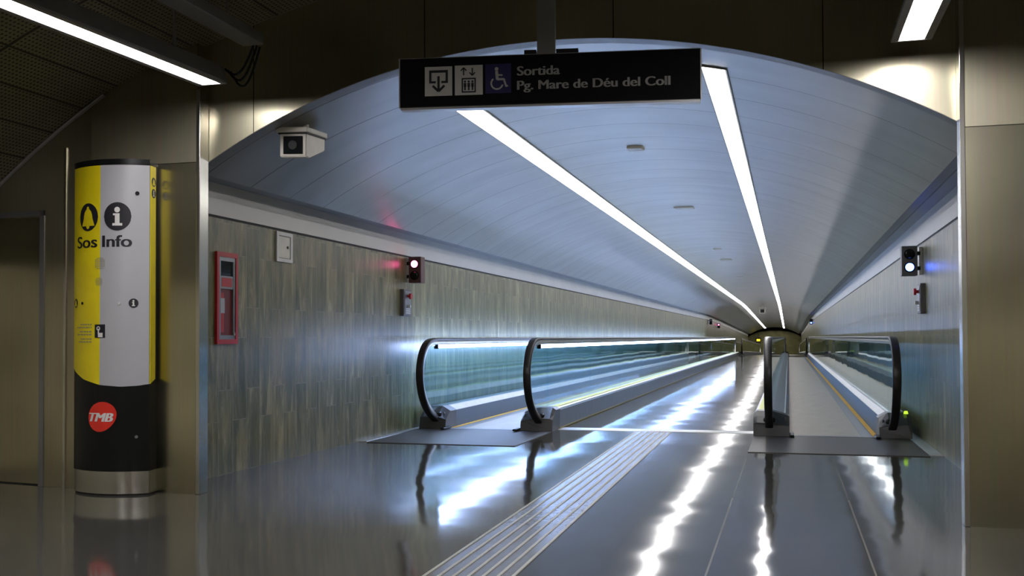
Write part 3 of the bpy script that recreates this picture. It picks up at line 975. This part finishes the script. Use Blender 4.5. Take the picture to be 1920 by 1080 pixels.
# ------------------------------------------------------------------ hanging lamps of the hall
M_HALLL = emit('hall_lamp_light', C_HALL, E_HALL)
def hall_lamp(xe, ye, slope, z, yb, label, joint):
    org = (xe, ye, z)
    root = thing('hanging_lamp', label, 'hanging lamp', org, 'long hanging lamps in the hall')
    def X(y): return xe - slope * (ye - y)
    def bar(o0, o1, ya, y2, z0, z1, mat, name, taper=0.0):
        bm = bmesh.new()
        vs = []
        for y in (ya, y2):
            for o, zz in ((o0, z0), (o1, z0), (o1 - taper, z1), (o0 + taper, z1)):
                vs.append(bm.verts.new((X(y) + o, y, zz)))
        for f in [(0, 1, 2, 3), (4, 5, 6, 7), (0, 1, 5, 4), (1, 2, 6, 5), (2, 3, 7, 6), (3, 0, 4, 7)]:
            bm.faces.new([vs[i] for i in f])
        return link(name, bm, mat, root, org)
    bar(-0.10, 0.10, yb, ye + 0.02, z + 0.002, z + 0.10, M_LAMPBOX, 'housing', 0.03)
    for a, b in ((-0.10, -0.063), (0.063, 0.10)):
        bar(a, b, yb, ye + 0.02, z - 0.010, z + 0.004, M_LAMPBOX, 'side_flange')
    bar(-0.10, 0.10, ye + 0.002, ye + 0.02, z - 0.012, z + 0.09, M_LAMPBOX, 'end_cap', 0.02)
    y = ye
    first = True
    while y > yb + 0.1:
        L = joint if first else 1.5
        e = max(y - L, yb)
        bar(-0.060, 0.060, e + 0.016, y - 0.010, z - 0.008, z + 0.003, M_HALLL, 'diffuser')
        y = e; first = False
    for yy in (ye - 0.35, ye - 2.2, ye - 4.5):
        x = X(yy)
        bm = bmesh.new(); cyl(bm, (x, yy, z + 0.10), (0, 0, 1), 0.010, hall_z(x) - z - 0.09, 10)
        link('hanger_rod', bm, M_LAMPBOX, root, org)
    return root
hall_lamp(-3.400, 5.48, 0.062, 2.57, -8.6, 'long white hanging lamp at the top left of the photo', 1.03)
hall_lamp(0.630, 5.60, -0.003, 2.55, -8.6, 'white hanging lamp at the top right of the photo', 1.5)
# cable tray beside the left lamp and the looped cables at its end
ct = thing('cable_tray', 'dark cable tray under the hall vault beside the left hanging lamp', 'cable tray', (-3.12, 5.5, 2.82))
bm = bmesh.new(); box(bm, -3.19, -3.05, -6, 5.50, 2.78, 2.85, 0, 0.006); link('tray', bm, M_LAMPBOX, ct, ct.location)
for yy in (0.5, 3.0, 5.2):
    bm = bmesh.new(); cyl(bm, (-3.12, yy, 2.84), (0, 0, 1), 0.008, hall_z(-3.12) - 2.84 + 0.01, 8); link('hanger_rod', bm, M_LAMPBOX, ct, ct.location)
for k in range(3):
    bm = bmesh.new()
    pts = []
    for i in range(13):
        t = i / 12
        pts.append((-3.33 + 0.20 * t, 5.525 + 0.035 * k, 2.66 + 0.14 * t - (0.10 + 0.03 * k) * math.sin(t * math.pi)))
    tube(bm, pts, 0.007, 8)
    tag(link('cable', bm, M_BLACK, None, pts[0]), ['uppermost', 'middle', 'lowest'][k] + ' dark cable looping from the left lamp to the cable tray', 'cable', 'looped cables at the left lamp')

# ------------------------------------------------------------------ wayfinding sign
SA = Vector((-1.885, 4.78, 2.168)); SB = Vector((-0.404, 5.00, 2.168))
ex = (SB - SA); SW = ex.length; ex.normalize()
ez = Vector((0, 0, 1)); en = ez.cross(ex).normalized(); en = -en if en.y > 0 else en
SHT = 0.243
sign = thing('wayfinding_sign', 'black hanging exit sign with three pictograms and Sortida lettering above the tunnel mouth', 'sign', SA)
def sp(a, b, d=0.0): return SA + ex * a + ez * b + en * d
def sbox(name, mat, a0, a1, b0, b1, d0, d1, bev=0):
    bm = bmesh.new()
    vs = [bm.verts.new(sp(a, b, d)) for a in (a0, a1) for d in (d0, d1) for b in (b0, b1)]
    for f in [(0, 1, 3, 2), (4, 6, 7, 5), (0, 4, 5, 1), (2, 3, 7, 6), (0, 2, 6, 4), (1, 5, 7, 3)]:
        bm.faces.new([vs[i] for i in f])
    return link(name, bm, mat, sign, SA)
sbox('panel', M_SIGNK, 0, SW, 0, SHT, -0.085, 0)
sbox('end_cap', M_ALU, SW, SW + 0.006, -0.004, SHT + 0.002, -0.088, 0.002)
sbox('end_cap', M_ALU, -0.006, 0, -0.004, SHT + 0.002, -0.088, 0.002)
sbox('bottom_rail', M_ALU, 0, SW, -0.012, 0, -0.070, -0.016)
sbox('top_rail', M_LAMPBOX, 0, SW, SHT, SHT + 0.004, -0.085, -0.002)
sbox('hanger', M_LAMPBOX, 0.695, 0.785, SHT, 1.13, -0.075, -0.015)
sbox('bracket', M_BLACKM, 0.63, 0.69, SHT + 0.004, SHT + 0.03, -0.07, -0.02)
sbox('bracket', M_BLACKM, 0.79, 0.90, SHT + 0.004, SHT + 0.03, -0.07, -0.02)
F1 = lambda a, b: sp(a, b, 0.0012)
F2 = lambda a, b: sp(a, b, 0.0022)
def sart(name, mat, polys, f=F1, par=None): return art(name, mat, par or sign, SA, polys, f)
# exit pictogram
pa0, pa1, pb0, pb1 = 0.128, 0.268, 0.051, 0.199
q = sart('pictogram_plate', M_SIGNW, rect(pa0, pa1, pb0, pb1))
ca, cb = (pa0 + pa1) / 2, (pb0 + pb1) / 2
P = []
P += rect(ca - 0.048, ca + 0.048, cb + 0.043, cb + 0.056)
P += rect(ca - 0.048, ca - 0.036, cb - 0.010, cb + 0.043) + rect(ca + 0.036, ca + 0.048, cb - 0.010, cb + 0.043)
P += rect(ca - 0.036, ca - 0.014, cb - 0.010, cb + 0.001) + rect(ca + 0.014, ca + 0.036, cb - 0.010, cb + 0.001)
P += rect(ca - 0.006, ca + 0.006, cb - 0.047, cb + 0.026)
P += stroke((ca - 0.030, cb - 0.022), (ca, cb - 0.051), 0.012) + stroke((ca + 0.030, cb - 0.022), (ca, cb - 0.051), 0.012)
sart('exit_arrow', M_INK, P, F2, q)
# lift pictogram
pa0, pa1 = 0.281, 0.423
q = sart('pictogram_plate', M_SIGNW, rect(pa0, pa1, pb0, pb1 + 0.002))
ca = (pa0 + pa1) / 2
P = []
for dx_, sg in ((-0.026, 1), (0.018, -1)):
    x = ca + dx_
    P += rect(x - 0.003, x + 0.003, cb + 0.026, cb + 0.062)
    tip = cb + 0.064 if sg > 0 else cb + 0.024
    P += stroke((x - 0.014, tip - sg * 0.015), (x, tip), 0.006) + stroke((x + 0.014, tip - sg * 0.015), (x, tip), 0.006)
c0, c1, e0, e1 = ca - 0.036, ca + 0.036, cb - 0.062, cb + 0.012
P += rect(c0, c1, e1 - 0.007, e1) + rect(c0, c1, e0, e0 + 0.007) + rect(c0, c0 + 0.007, e0, e1) + rect(c1 - 0.007, c1, e0, e1)
for k in (-1, 0, 1):
    x = ca + k * 0.019
    P += disc(x, cb - 0.006, 0.0055) + rect(x - 0.0065, x + 0.0065, cb - 0.034, cb - 0.013) + rect(x - 0.004, x + 0.004, cb - 0.050, cb - 0.034)
sart('lift_pictogram', M_INK, P, F2, q)
# wheelchair pictogram
pa0, pa1 = 0.436, 0.566
q = sart('pictogram_plate', M_SIGNB, rect(pa0, pa1, pb0 + 0.004, pb1 + 0.004))
ca = (pa0 + pa1) / 2 + 0.004
P = disc(ca - 0.012, cb + 0.052, 0.0095)
P += stroke((ca - 0.012, cb + 0.042), (ca - 0.008, cb - 0.002), 0.015) + stroke((ca - 0.010, cb + 0.022), (ca + 0.018, cb + 0.020), 0.008)
P += stroke((ca - 0.010, cb + 0.000), (ca + 0.024, cb + 0.000), 0.011) + stroke((ca + 0.024, cb + 0.003), (ca + 0.036, cb - 0.036), 0.010) + stroke((ca + 0.033, cb - 0.037), (ca + 0.045, cb - 0.033), 0.008)
P += ringp(ca - 0.010, cb - 0.020, 0.025, 0.033, 130, 345)
sart('wheelchair_pictogram', M_SIGNT, P, F2, q)
sart('lettering', M_SIGNT, text_polys('Sortida', 0.598, 0.808, 0.1405, 0.0465, 0.055))
sart('lettering', M_SIGNT, text_polys('Pg. Mare de Déu del Coll', 0.598, 1.350, 0.0695, 0.0455, 0.055))

# ------------------------------------------------------------------ info column
CX, R0 = -4.25, 0.45
CYc = 5.59 + R0
ANG = math.asin(0.28 / R0)
colm = thing('info_column', 'tall yellow and grey Sos Info help column with a black foot against the steel wall', 'info column', (CX, 5.72, 0))
CO = colm.location
def cpt(th, d=0.0):
    """point on the curved front, th = angle from straight ahead (+ to the right)"""
    return CX + (R0 + d) * math.sin(th), CYc - (R0 + d) * math.cos(th)
FR = Vector((*cpt(ANG), 0)); BRr = Vector((-3.995, 5.84, 0))
FL = Vector((*cpt(-ANG), 0)); BLl = Vector((-4.515, 5.84, 0))
def outline(d=0.0, n=24):
    p = [cpt(-ANG + 2 * ANG * i / n, d) for i in range(n + 1)]
    return p + [(BRr.x + d, BRr.y), (BLl.x - d, BLl.y)]
bm = bmesh.new(); prism_z(bm, outline(0.0), 0.012, 0.155); link('plinth', bm, M_TRIM, colm, CO, smooth=True)
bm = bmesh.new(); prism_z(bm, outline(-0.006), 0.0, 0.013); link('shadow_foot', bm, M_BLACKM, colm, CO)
bm = bmesh.new(); prism_z(bm, outline(0.004), 0.155, 2.125); link('body', bm, M_BLACK, colm, CO, smooth=True)
bm = bmesh.new(); prism_z(bm, outline(0.010), 2.125, 2.158); link('cap', bm, M_BLACK, colm, CO, smooth=True)
def tha(x): return math.asin(max(-1, min(1, (x - CX) / R0)))
def bot(x):   # lower edge of the coloured panels: a shallow curve
    pts = [(-4.54, 0.822), (-4.50, 0.790), (-4.40, 0.742), (-4.26, 0.708), (-4.12, 0.697), (-4.02, 0.703), (-3.975, 0.712)]
    for (xa, za), (xb, zb) in zip(pts[:-1], pts[1:]):
        if x <= xb: return za + (zb - za) * max(0, (x - xa)) / (xb - xa)
    return pts[-1][1]
def front_panel(name, mat, t0, t1, d=0.007, n=14):
    bm = bmesh.new()
    for i in range(n):
        a, b = t0 + (t1 - t0) * i / n, t0 + (t1 - t0) * (i + 1) / n
        q = []
        for t, top in ((a, 0), (b, 0), (b, 1), (a, 1)):
            x, y = cpt(t, d)
            q.append(bm.verts.new((x, y, 2.12 if top else bot(cpt(t)[0]))))
        bm.faces.new(q)
    bmesh.ops.remove_doubles(bm, verts=bm.verts[:], dist=1e-5)
    bmesh.ops.solidify(bm, geom=bm.faces[:], thickness=0.003)
    return link(name, bm, mat, colm, CO, smooth=True)
T_S = tha(-4.262)
front_panel('sos_panel', M_YELLOW, -ANG, T_S)
front_panel('info_panel', M_GREYP, T_S + 0.0005, ANG)
# yellow stripe on the flat right flank
sd = (BRr - FR); sl = sd.length; sdn = sd.normalized(); sn = Vector((sdn.y, -sdn.x, 0))
if sn.x < 0: sn = -sn
def side(a, z, d=0.007): return Vector((FR.x, FR.y, 0)) + sdn * a + sn * d + Vector((0, 0, z))
bm = bmesh.new()
vs = [bm.verts.new(side(a, z, d)) for a in (0.0, 0.070) for d in (0.003, 0.008) for z in (0.712, 2.12)]
vs[4].co.z += 0.03; vs[6].co.z += 0.03
for f in [(0, 1, 3, 2), (4, 6, 7, 5), (0, 4, 5, 1), (2, 3, 7, 6), (0, 2, 6, 4), (1, 5, 7, 3)]: bm.faces.new([vs[i] for i in f])
link('side_stripe', bm, M_YELLOW, colm, CO)
def cf(d):
    # a = arc length along the front from the centre line, b = height
    def f(a, b):
        x, y = cpt(a / R0, d)
        return Vector((x, y, b))
    return f
def ax(x): return tha(x) * R0
D1, D2, D3 = cf(0.0092), cf(0.0100), cf(0.0108)
def cart(name, mat, polys, f=D1, par=None): return art(name, mat, par or colm, CO, polys, f)
def bell(ca, cb, r, asp=1.0):
    out = []
    prof = [(-0.52, 0.60), (-0.46, 0.46), (-0.40, 0.10), (-0.34, -0.25), (-0.22, -0.46), (-0.10, -0.56)]
    # silhouette given upside-down: (half width factor, height)
    rows = [(0.56, -0.52), (0.50, -0.36), (0.40, -0.10), (0.36, 0.16), (0.28, 0.36), (0.16, 0.48), (0.07, 0.56)]
    for (w0, h0), (w1, h1) in zip(rows[:-1], rows[1:]):
        out.append([(ca - w0 * r * asp, cb + h0 * r), (ca + w0 * r * asp, cb + h0 * r), (ca + w1 * r * asp, cb + h1 * r), (ca - w1 * r * asp, cb + h1 * r)])
    out += disc(ca, cb - 0.56 * r, 0.14 * r * asp, 0.14 * r)
    out += disc(ca, cb + 0.58 * r, 0.10 * r * asp, 0.10 * r)
    return out
def letter_i(ca, cb, r):
    o = disc(ca, cb + 0.50 * r, 0.20 * r)
    o += rect(ca - 0.30 * r, ca + 0.17 * r, cb + 0.10 * r, cb + 0.24 * r) + rect(ca - 0.16 * r, ca + 0.17 * r, cb - 0.48 * r, cb + 0.12 * r)
    o += rect(ca - 0.34 * r, ca + 0.36 * r, cb - 0.64 * r, cb - 0.46 * r)
    return o
a = ax(-4.362)
q = cart('bell_disc', M_INK, disc(a, 1.790, 0.086, 0.090)); cart('bell_symbol', M_YELLOW, bell(a, 1.787, 0.105), D2, q)
a = ax(-4.146)
q = cart('info_disc', M_INK, disc(a, 1.788, 0.088, 0.091)); cart('info_symbol', M_WHITE, letter_i(a, 1.786, 0.090), D2, q)
cart('lettering', M_INK, text_polys('Sos', ax(-4.470), ax(-4.286), 1.593, 0.075, 0.05))
cart('lettering', M_INK, text_polys('Info', ax(-4.242), ax(-4.062), 1.593, 0.075, 0.05))
for ca_, cb_, r in ((ax(-4.262), 1.488, 0.044), (ax(-4.268), 1.371, 0.030)):
    P = []
    nn = 4
    st = r / nn
    for i in range(-nn, nn + 1):
        for j in range(-nn, nn + 1):
            if math.hypot(i, j) <= nn - 0.1: P += [[(ca_ + i * st + 0.36 * st * math.cos(k * math.pi / 3), cb_ + j * st + 0.36 * st * math.sin(k * math.pi / 3)) for k in range(6)]]
    cart('speaker_grille', M_GRILL, P)
a = ax(-4.492)
q = cart('small_bell_disc', M_INK, disc(a, 1.236, 0.030)); cart('small_bell_symbol', M_YELLOW, bell(a, 1.236, 0.034), D2, q)
a = ax(-4.050)
q = cart('small_info_disc', M_INK, disc(a, 1.231, 0.030)); cart('small_info_symbol', M_WHITE, letter_i(a, 1.231, 0.029), D2, q)
for x, z, r, nm, mt in ((-4.413, 1.234, 0.009, 'call_button', M_BLACK), (-4.130, 1.230, 0.009, 'call_button', M_ALU), (-4.032, 1.937, 0.013, 'lens', M_BLACK), (-4.032, 0.376, 0.010, 'keyhole', M_ALU_DARK)):
    th = tha(x); px, py = cpt(th, 0.004)
    bm = bmesh.new(); cyl(bm, (px, py, z), (math.sin(th), -math.cos(th), 0), r, 0.008, 16); link(nm, bm, mt, colm, CO)
# press symbol and the block of small print
a0, a1 = ax(-4.299), ax(-4.222)
q = cart('press_plate', M_INK, rect(a0, a1, 1.010, 1.096, 3))
am = (a0 + a1) / 2
cart('press_symbol', M_WHITE, ringp(am - 0.010, 1.070, 0.008, 0.014, -60, 240, 16) + rect(am - 0.014, am - 0.004, 1.030, 1.068) + rect(am - 0.012, am + 0.022, 1.014, 1.042), D2, q)
P = []
rnd = random.Random(3)
for k, z in enumerate((1.092, 1.073, 1.046, 1.027, 0.999, 0.980)):
    p = ax(-4.325)
    q = p - (0.105 if k % 2 == 0 else 0.135)
    x = p
    while x > q:
        w = rnd.uniform(0.010, 0.026)
        P += rect(x - w, x, z, z + 0.008)
        x -= w + 0.006
cart('small_print', M_GRILL, P)
# badge
ac, zc = ax(-4.247), 0.506
P = []
n = 30
pts = []
for k in range(n):
    t = 2 * math.pi * k / n
    r = 0.098 * (1 + 0.035 * math.cos(2 * t - 1.2) + 0.02 * math.cos(3 * t))
    pts.append((r * math.cos(t) * 1.06, r * math.sin(t) * 0.96))
pts = [(ac + x * math.cos(0.3) - y * math.sin(0.3), zc + x * math.sin(0.3) + y * math.cos(0.3)) for x, y in pts]
for k in range(n):
    P.append([(ac, zc), pts[k], pts[(k + 1) % n]])
q = cart('badge', M_BADGE, P)
cart('badge_lettering', M_WHITE, text_polys('TMB', ax(-4.336), ax(-4.168), 0.474, 0.056, 0.09, 0.28), D2, q)
# the two small symbols on the side stripe
S1 = lambda a_, b_: side(a_, b_, 0.0092); S2 = lambda a_, b_: side(a_, b_, 0.0102)
def sart2(name, mat, polys, f, par=None): return art(name, mat, par or colm, CO, polys, f)
q = sart2('small_bell_disc', M_INK, disc(0.036, 2.018, 0.030, 0.030), S1); sart2('small_bell_symbol', M_YELLOW, bell(0.036, 2.017, 0.034, 1.0), S2, q)
q = sart2('small_info_disc', M_INK, disc(0.036, 1.944, 0.030, 0.030), S1); sart2('small_info_symbol', M_WHITE, letter_i(0.036, 1.944, 0.030), S2, q)

# ------------------------------------------------------------------ security cameras
def security_camera(x, y, ztop, label, sc_=1.0, face=0.0):
    root = thing('security_camera', label, 'security camera', (x, y, ztop), 'security cameras under the vault')
    org = root.location
    w, hh, L = 0.095 * sc_, 0.165 * sc_, 0.31 * sc_
    bm = bmesh.new()
    # body: front taller, underside rising to the back
    prof = [(0, -0.05 * sc_), (0, -0.05 * sc_ - hh), (0.05 * sc_, -0.05 * sc_ - hh * 1.02), (L, -0.05 * sc_ - hh * 0.55), (L, -0.05 * sc_)]
    a = [bm.verts.new((x - w, y + p, ztop + q)) for p, q in prof]; b = [bm.verts.new((x + w, y + p, ztop + q)) for p, q in prof]
    for i in range(len(prof)):
        j = (i + 1) % len(prof); bm.faces.new((a[i], a[j], b[j], b[i]))
    bm.faces.new(a); bm.faces.new(b)
    bmesh.ops.bevel(bm, geom=bm.edges[:], offset=0.006 * sc_, segments=2, affect='EDGES')
    link('body', bm, M_CREAM, root, org)
    bm = bmesh.new(); box(bm, x - w * 1.18, x + w * 1.18, y - 0.03 * sc_, y + L * 1.02, ztop - 0.055 * sc_, ztop - 0.02 * sc_, 0, 0.006 * sc_)
    link('sun_hood', bm, M_CREAM, root, org)
    bm = bmesh.new(); box(bm, x - w * 1.08, x + w * 1.08, y - 0.01 * sc_, y + L, ztop - 0.064 * sc_, ztop - 0.055 * sc_)
    link('hood_gap', bm, M_BLACKM, root, org)
    bm = bmesh.new(); box(bm, x - w * 0.72, x + w * 0.72, y - 0.008 * sc_, y + 0.004, ztop - 0.196 * sc_, ztop - 0.078 * sc_, 0, 0.003 * sc_)
    win = link('window', bm, M_DGLASS, root, org)
    bm = bmesh.new(); cyl(bm, (x, y - 0.008 * sc_, ztop - 0.137 * sc_), (0, -1, 0), 0.030 * sc_, 0.004 * sc_, 20)
    link('lens', bm, M_BLACKM, win, org)
    zc_ = arc_z(x - XC + 0.02) if abs(x - XC) < 2.3 else ztop + 0.1
    bm = bmesh.new(); cyl(bm, (x + 0.02, y + L * 0.5, ztop - 0.03 * sc_), (0, 0, 1), 0.022 * sc_, max(0.04, zc_ - ztop + 0.03 * sc_), 14)
    link('mount', bm, M_CREAM, root, org)
    return root
c = security_camera(-3.165, 6.10, 2.425, 'cream boxed security camera under the vault left of the arch', 1.0)
c.rotation_euler = (0.06, 0.03, math.radians(3))
dx, dz = path(58)
c2 = security_camera(XC + dx, 58, arc_z(0) + dz - 0.10, 'tiny distant security camera under the crown of the vault', 1.6)

# ------------------------------------------------------------------ wall fittings
# fire hose cabinet
fc = thing('fire_cabinet', 'narrow glazed fire cabinet with a red frame on the left slate wall', 'fire cabinet', (XL, 6.69, 1.3))
fo = fc.location
y0, y1, z0, z1 = 6.548, 6.838, 0.962, 1.640
def fbox(name, mat, xa, xb, ya, yb, za, zb, bev=0.0):
    bm = bmesh.new(); box(bm, XL + xa, XL + xb, ya, yb, za, zb, 0, bev); return link(name, bm, mat, fc, fo)
bm = bmesh.new()
for ya, yb, za, zb in ((y0, y1, z1 - 0.035, z1), (y0, y1, z0, z0 + 0.035), (y0, y0 + 0.03, z0 + 0.035, z1 - 0.035), (y1 - 0.03, y1, z0 + 0.035, z1 - 0.035)):
    box(bm, XL - 0.01, XL + 0.022, ya, yb, za, zb)
link('red_frame', bm, M_RED, fc, fo)
bm = bmesh.new()
i0, i1, k0, k1 = y0 + 0.03, y1 - 0.03, z0 + 0.035, z1 - 0.035
for ya, yb, za, zb in ((i0, i1, k1 - 0.03, k1), (i0, i1, k0, k0 + 0.03), (i0, i0 + 0.028, k0 + 0.03, k1 - 0.03), (i1 - 0.028, i1, k0 + 0.03, k1 - 0.03)):
    box(bm, XL - 0.01, XL + 0.016, ya, yb, za, zb)
link('grey_frame', bm, M_ALU_DARK, fc, fo)
fbox('back_panel', M_DKRED, -0.004, 0.002, i0 + 0.02, i1 - 0.02, k0 + 0.02, k1 - 0.02)
fbox('extinguisher', M_RED, 0.002, 0.008, i0 + 0.034, i0 + 0.085, k0 + 0.05, 1.34, 0.003)
fbox('paper_tag', M_GREYP, 0.008, 0.0095, i0 + 0.032, i0 + 0.092, 1.19, 1.30)
ip = fbox('instruction_plate', M_ALU_DARK, 0.010, 0.014, i0 + 0.028, i1 - 0.032, 1.370, 1.465)
fbox('instruction_label', M_RED, 0.014, 0.0155, i0 + 0.042, i1 - 0.048, 1.385, 1.452).parent = ip
fbox('dark_glass', M_DGLASS, 0.0025, 0.004, i0 + 0.03, i1 - 0.03, 1.468, k1 - 0.032)
fbox('latch', M_ALU, 0.016, 0.022, i1 - 0.022, i1 - 0.008, k0 + 0.03, k0 + 0.05)
# white wall hatch
hc = thing('wall_hatch', 'small white access hatch on the left slate wall, just under the pale band', 'wall hatch', (XL, 7.59, 1.76))
ho = hc.location
y0, y1, z0, z1 = 7.455, 7.728, 1.632, 1.878
bm = bmesh.new()
for ya, yb, za, zb in ((y0, y1, z1 - 0.03, z1), (y0, y1, z0, z0 + 0.03), (y0, y0 + 0.035, z0 + 0.03, z1 - 0.03), (y1 - 0.035, y1, z0 + 0.03, z1 - 0.03)):
    box(bm, XL - 0.01, XL + 0.014, ya, yb, za, zb)
link('frame', bm, M_WHITE, hc, ho)
bm = bmesh.new(); box(bm, XL - 0.004, XL + 0.008, y0 + 0.040, y1 - 0.040, z0 + 0.035, z1 - 0.035); hd = link('door', bm, M_CREAM, hc, ho)
bm = bmesh.new(); cyl(bm, (XL + 0.008, y1 - 0.085, z0 + 0.125), (1, 0, 0), 0.012, 0.006, 14); link('keyhole', bm, M_BLACK, hd, ho)
bm = bmesh.new(); box(bm, XL - 0.006, XL + 0.002, y0 + 0.03, y1 - 0.03, z0 + 0.025, z1 - 0.025); link('gap', bm, M_BLACKM, hc, ho)

# signal lights and control boxes
M_LRED = emit('signal_red', (1.0, 0.11, 0.33), 13)
M_LBLUE = emit('signal_blue', (0.07, 0.16, 1.0), 16)
M_SIGBOX = plain('signal_box', (0.15, 0.145, 0.15), 0.4, 0.4)
M_SIGRED = plain('signal_box_brown', (0.13, 0.06, 0.06), 0.45, 0.3)
def signal(xw, s, y, dz, lens_hi, lens_mat, boxmat, label, sc_=1.0, dx=0.0):
    """two-lens box on a hinged bracket, facing up the tunnel; s = +1 when it projects towards +X"""
    xw += dx
    root = thing('signal_light', label, 'signal light', (xw, y, 1.74 + dz), 'signal lights of the walkways')
    org = root.location
    z0, z1 = 1.600 + dz, 1.885 + dz
    def b(name, mat, a0, a1, ya, yb, za, zb, bev=0.0):
        p, q = sorted((xw + s * a0, xw + s * a1))
        bm = bmesh.new(); box(bm, p, q, ya, yb, za, zb, 0, bev); return link(name, bm, mat, root, org)
    b('bracket', M_ALU, -0.004, 0.030, y + 0.03, y + 0.11, z0 + 0.01, z1 - 0.01)
    for k in (0.25, 0.75):
        zz = z0 + (z1 - z0) * k
        b('hinge', M_BLACK, 0.020, 0.060, y + 0.015, y + 0.10, zz - 0.018, zz + 0.018, 0.003)
    b('box', boxmat, 0.048, 0.190, y, y + 0.13, z0, z1, 0.006)
    xm = xw + s * 0.119
    for hi in (True, False):
        zz = (z0 + z1) / 2 + (0.062 if hi else -0.062)
        on = (hi == lens_hi)
        bm = bmesh.new(); cyl(bm, (xm, y - 0.012, zz), (0, 1, 0), 0.050, 0.014, 24)
        rim = link('lens_rim', bm, M_BLACK, root, org)
        bm = bmesh.new(); cyl(bm, (xm, y - 0.011, zz), (0, -1, 0), 0.040, 0.010, 24, 0.030)
        link('lens', bm, lens_mat if on else M_BLACK, rim, org, smooth=False)
    return root
signal(XL, 1, 10.33, 0.0, True, M_LRED, M_SIGRED, 'red lit signal box on the left slate wall above the walkway entrance')
signal(XR, -1, 10.33, -0.02, False, M_LBLUE, M_SIGBOX, 'blue lit signal box on the right wall above the walkway entrance')
def control(xw, s, y0, y1, z0, z1, label):
    root = thing('control_box', label, 'control box', (xw, y0, z0), 'emergency stop control boxes')
    org = root.location
    def b(name, mat, a0, a1, ya, yb, za, zb, bev=0.0):
        p, q = sorted((xw + s * a0, xw + s * a1))
        bm = bmesh.new(); box(bm, p, q, ya, yb, za, zb, 0, bev); return link(name, bm, mat, root, org)
    b('box', M_SIGBOX, -0.004, 0.045, y0, y1, z0, z1, 0.005)
    fp = b('face_plate', M_ALU_DARK, 0.045, 0.049, y0 + 0.02, y1 - 0.02, z0 + 0.02, z1 - 0.02)
    ym = (y0 + y1) / 2
    bm = bmesh.new(); cyl(bm, (xw + s * 0.049, ym, z1 - 0.075), (s, 0, 0), 0.015, 0.02, 16); cyl(bm, (xw + s * 0.069, ym, z1 - 0.075), (s, 0, 0), 0.032, 0.022, 20)
    link('stop_button', bm, M_RED, root, org)
    bm = bmesh.new(); cyl(bm, (xw + s * 0.049, ym, z0 + 0.105), (s, 0, 0), 0.017, 0.03, 16)
    link('key_switch', bm, M_ALU, root, org)
    for k in range(3):
        b('label_strip', M_CREAM, 0.049, 0.051, y0 + 0.05, y1 - 0.05, z0 + 0.03 + 0.022 * k, z0 + 0.038 + 0.022 * k).parent = fp
control(XL, 1, 10.20, 10.42, 1.24, 1.53, 'dark control box with a red stop button, below the red signal on the left wall')
control(XR, -1, 10.18, 10.40, 1.215, 1.50, 'dark control box with a red stop button, below the blue signal on the right wall')
# distant ones
signal(XL, 1, 53.8, 0.06, True, M_SIGBOX, M_BLACK, 'distant dark signal box on the left wall, near the far end of the walkway', 1.0)
dx, dz = path(60)
signal(XL, 1, 60.0, dz - 0.02, True, M_LRED, M_BLACK, 'tiny distant red signal on the left wall past the walkway end', 1.0, dx)
dx, dz = path(54)
signal(XR, -1, 54.0, dz + 0.04, False, M_LBLUE, M_BLACK, 'tiny distant blue signal on the right wall at the walkway end', 1.0, dx)
# lit exit sign near the far end
dx, dz = path(YEND)
es = thing('exit_sign', 'tiny yellow lit sign near the far end of the tunnel', 'sign', (XC + dx - 1.45, YEND - 0.9, dz + 1.55))
bm = bmesh.new(); box(bm, XC + dx - 1.85, XC + dx - 1.35, YEND - 0.9, YEND - 0.84, dz + 1.25, dz + 1.75, 0, 0.01); link('case', bm, M_BLACK, es, es.location)
bm = bmesh.new(); box(bm, XC + dx - 1.78, XC + dx - 1.42, YEND - 0.91, YEND - 0.895, dz + 1.38, dz + 1.62); link('lit_face', bm, emit('yellow_sign_light', (1.0, 0.8, 0.05), 1.2), es, es.location)
bm = bmesh.new(); cyl(bm, (XC + dx - 1.6, YEND - 0.87, dz + 1.75), (0, 0, 1), 0.02, 0.85, 8); link('hanger', bm, M_BLACK, es, es.location)
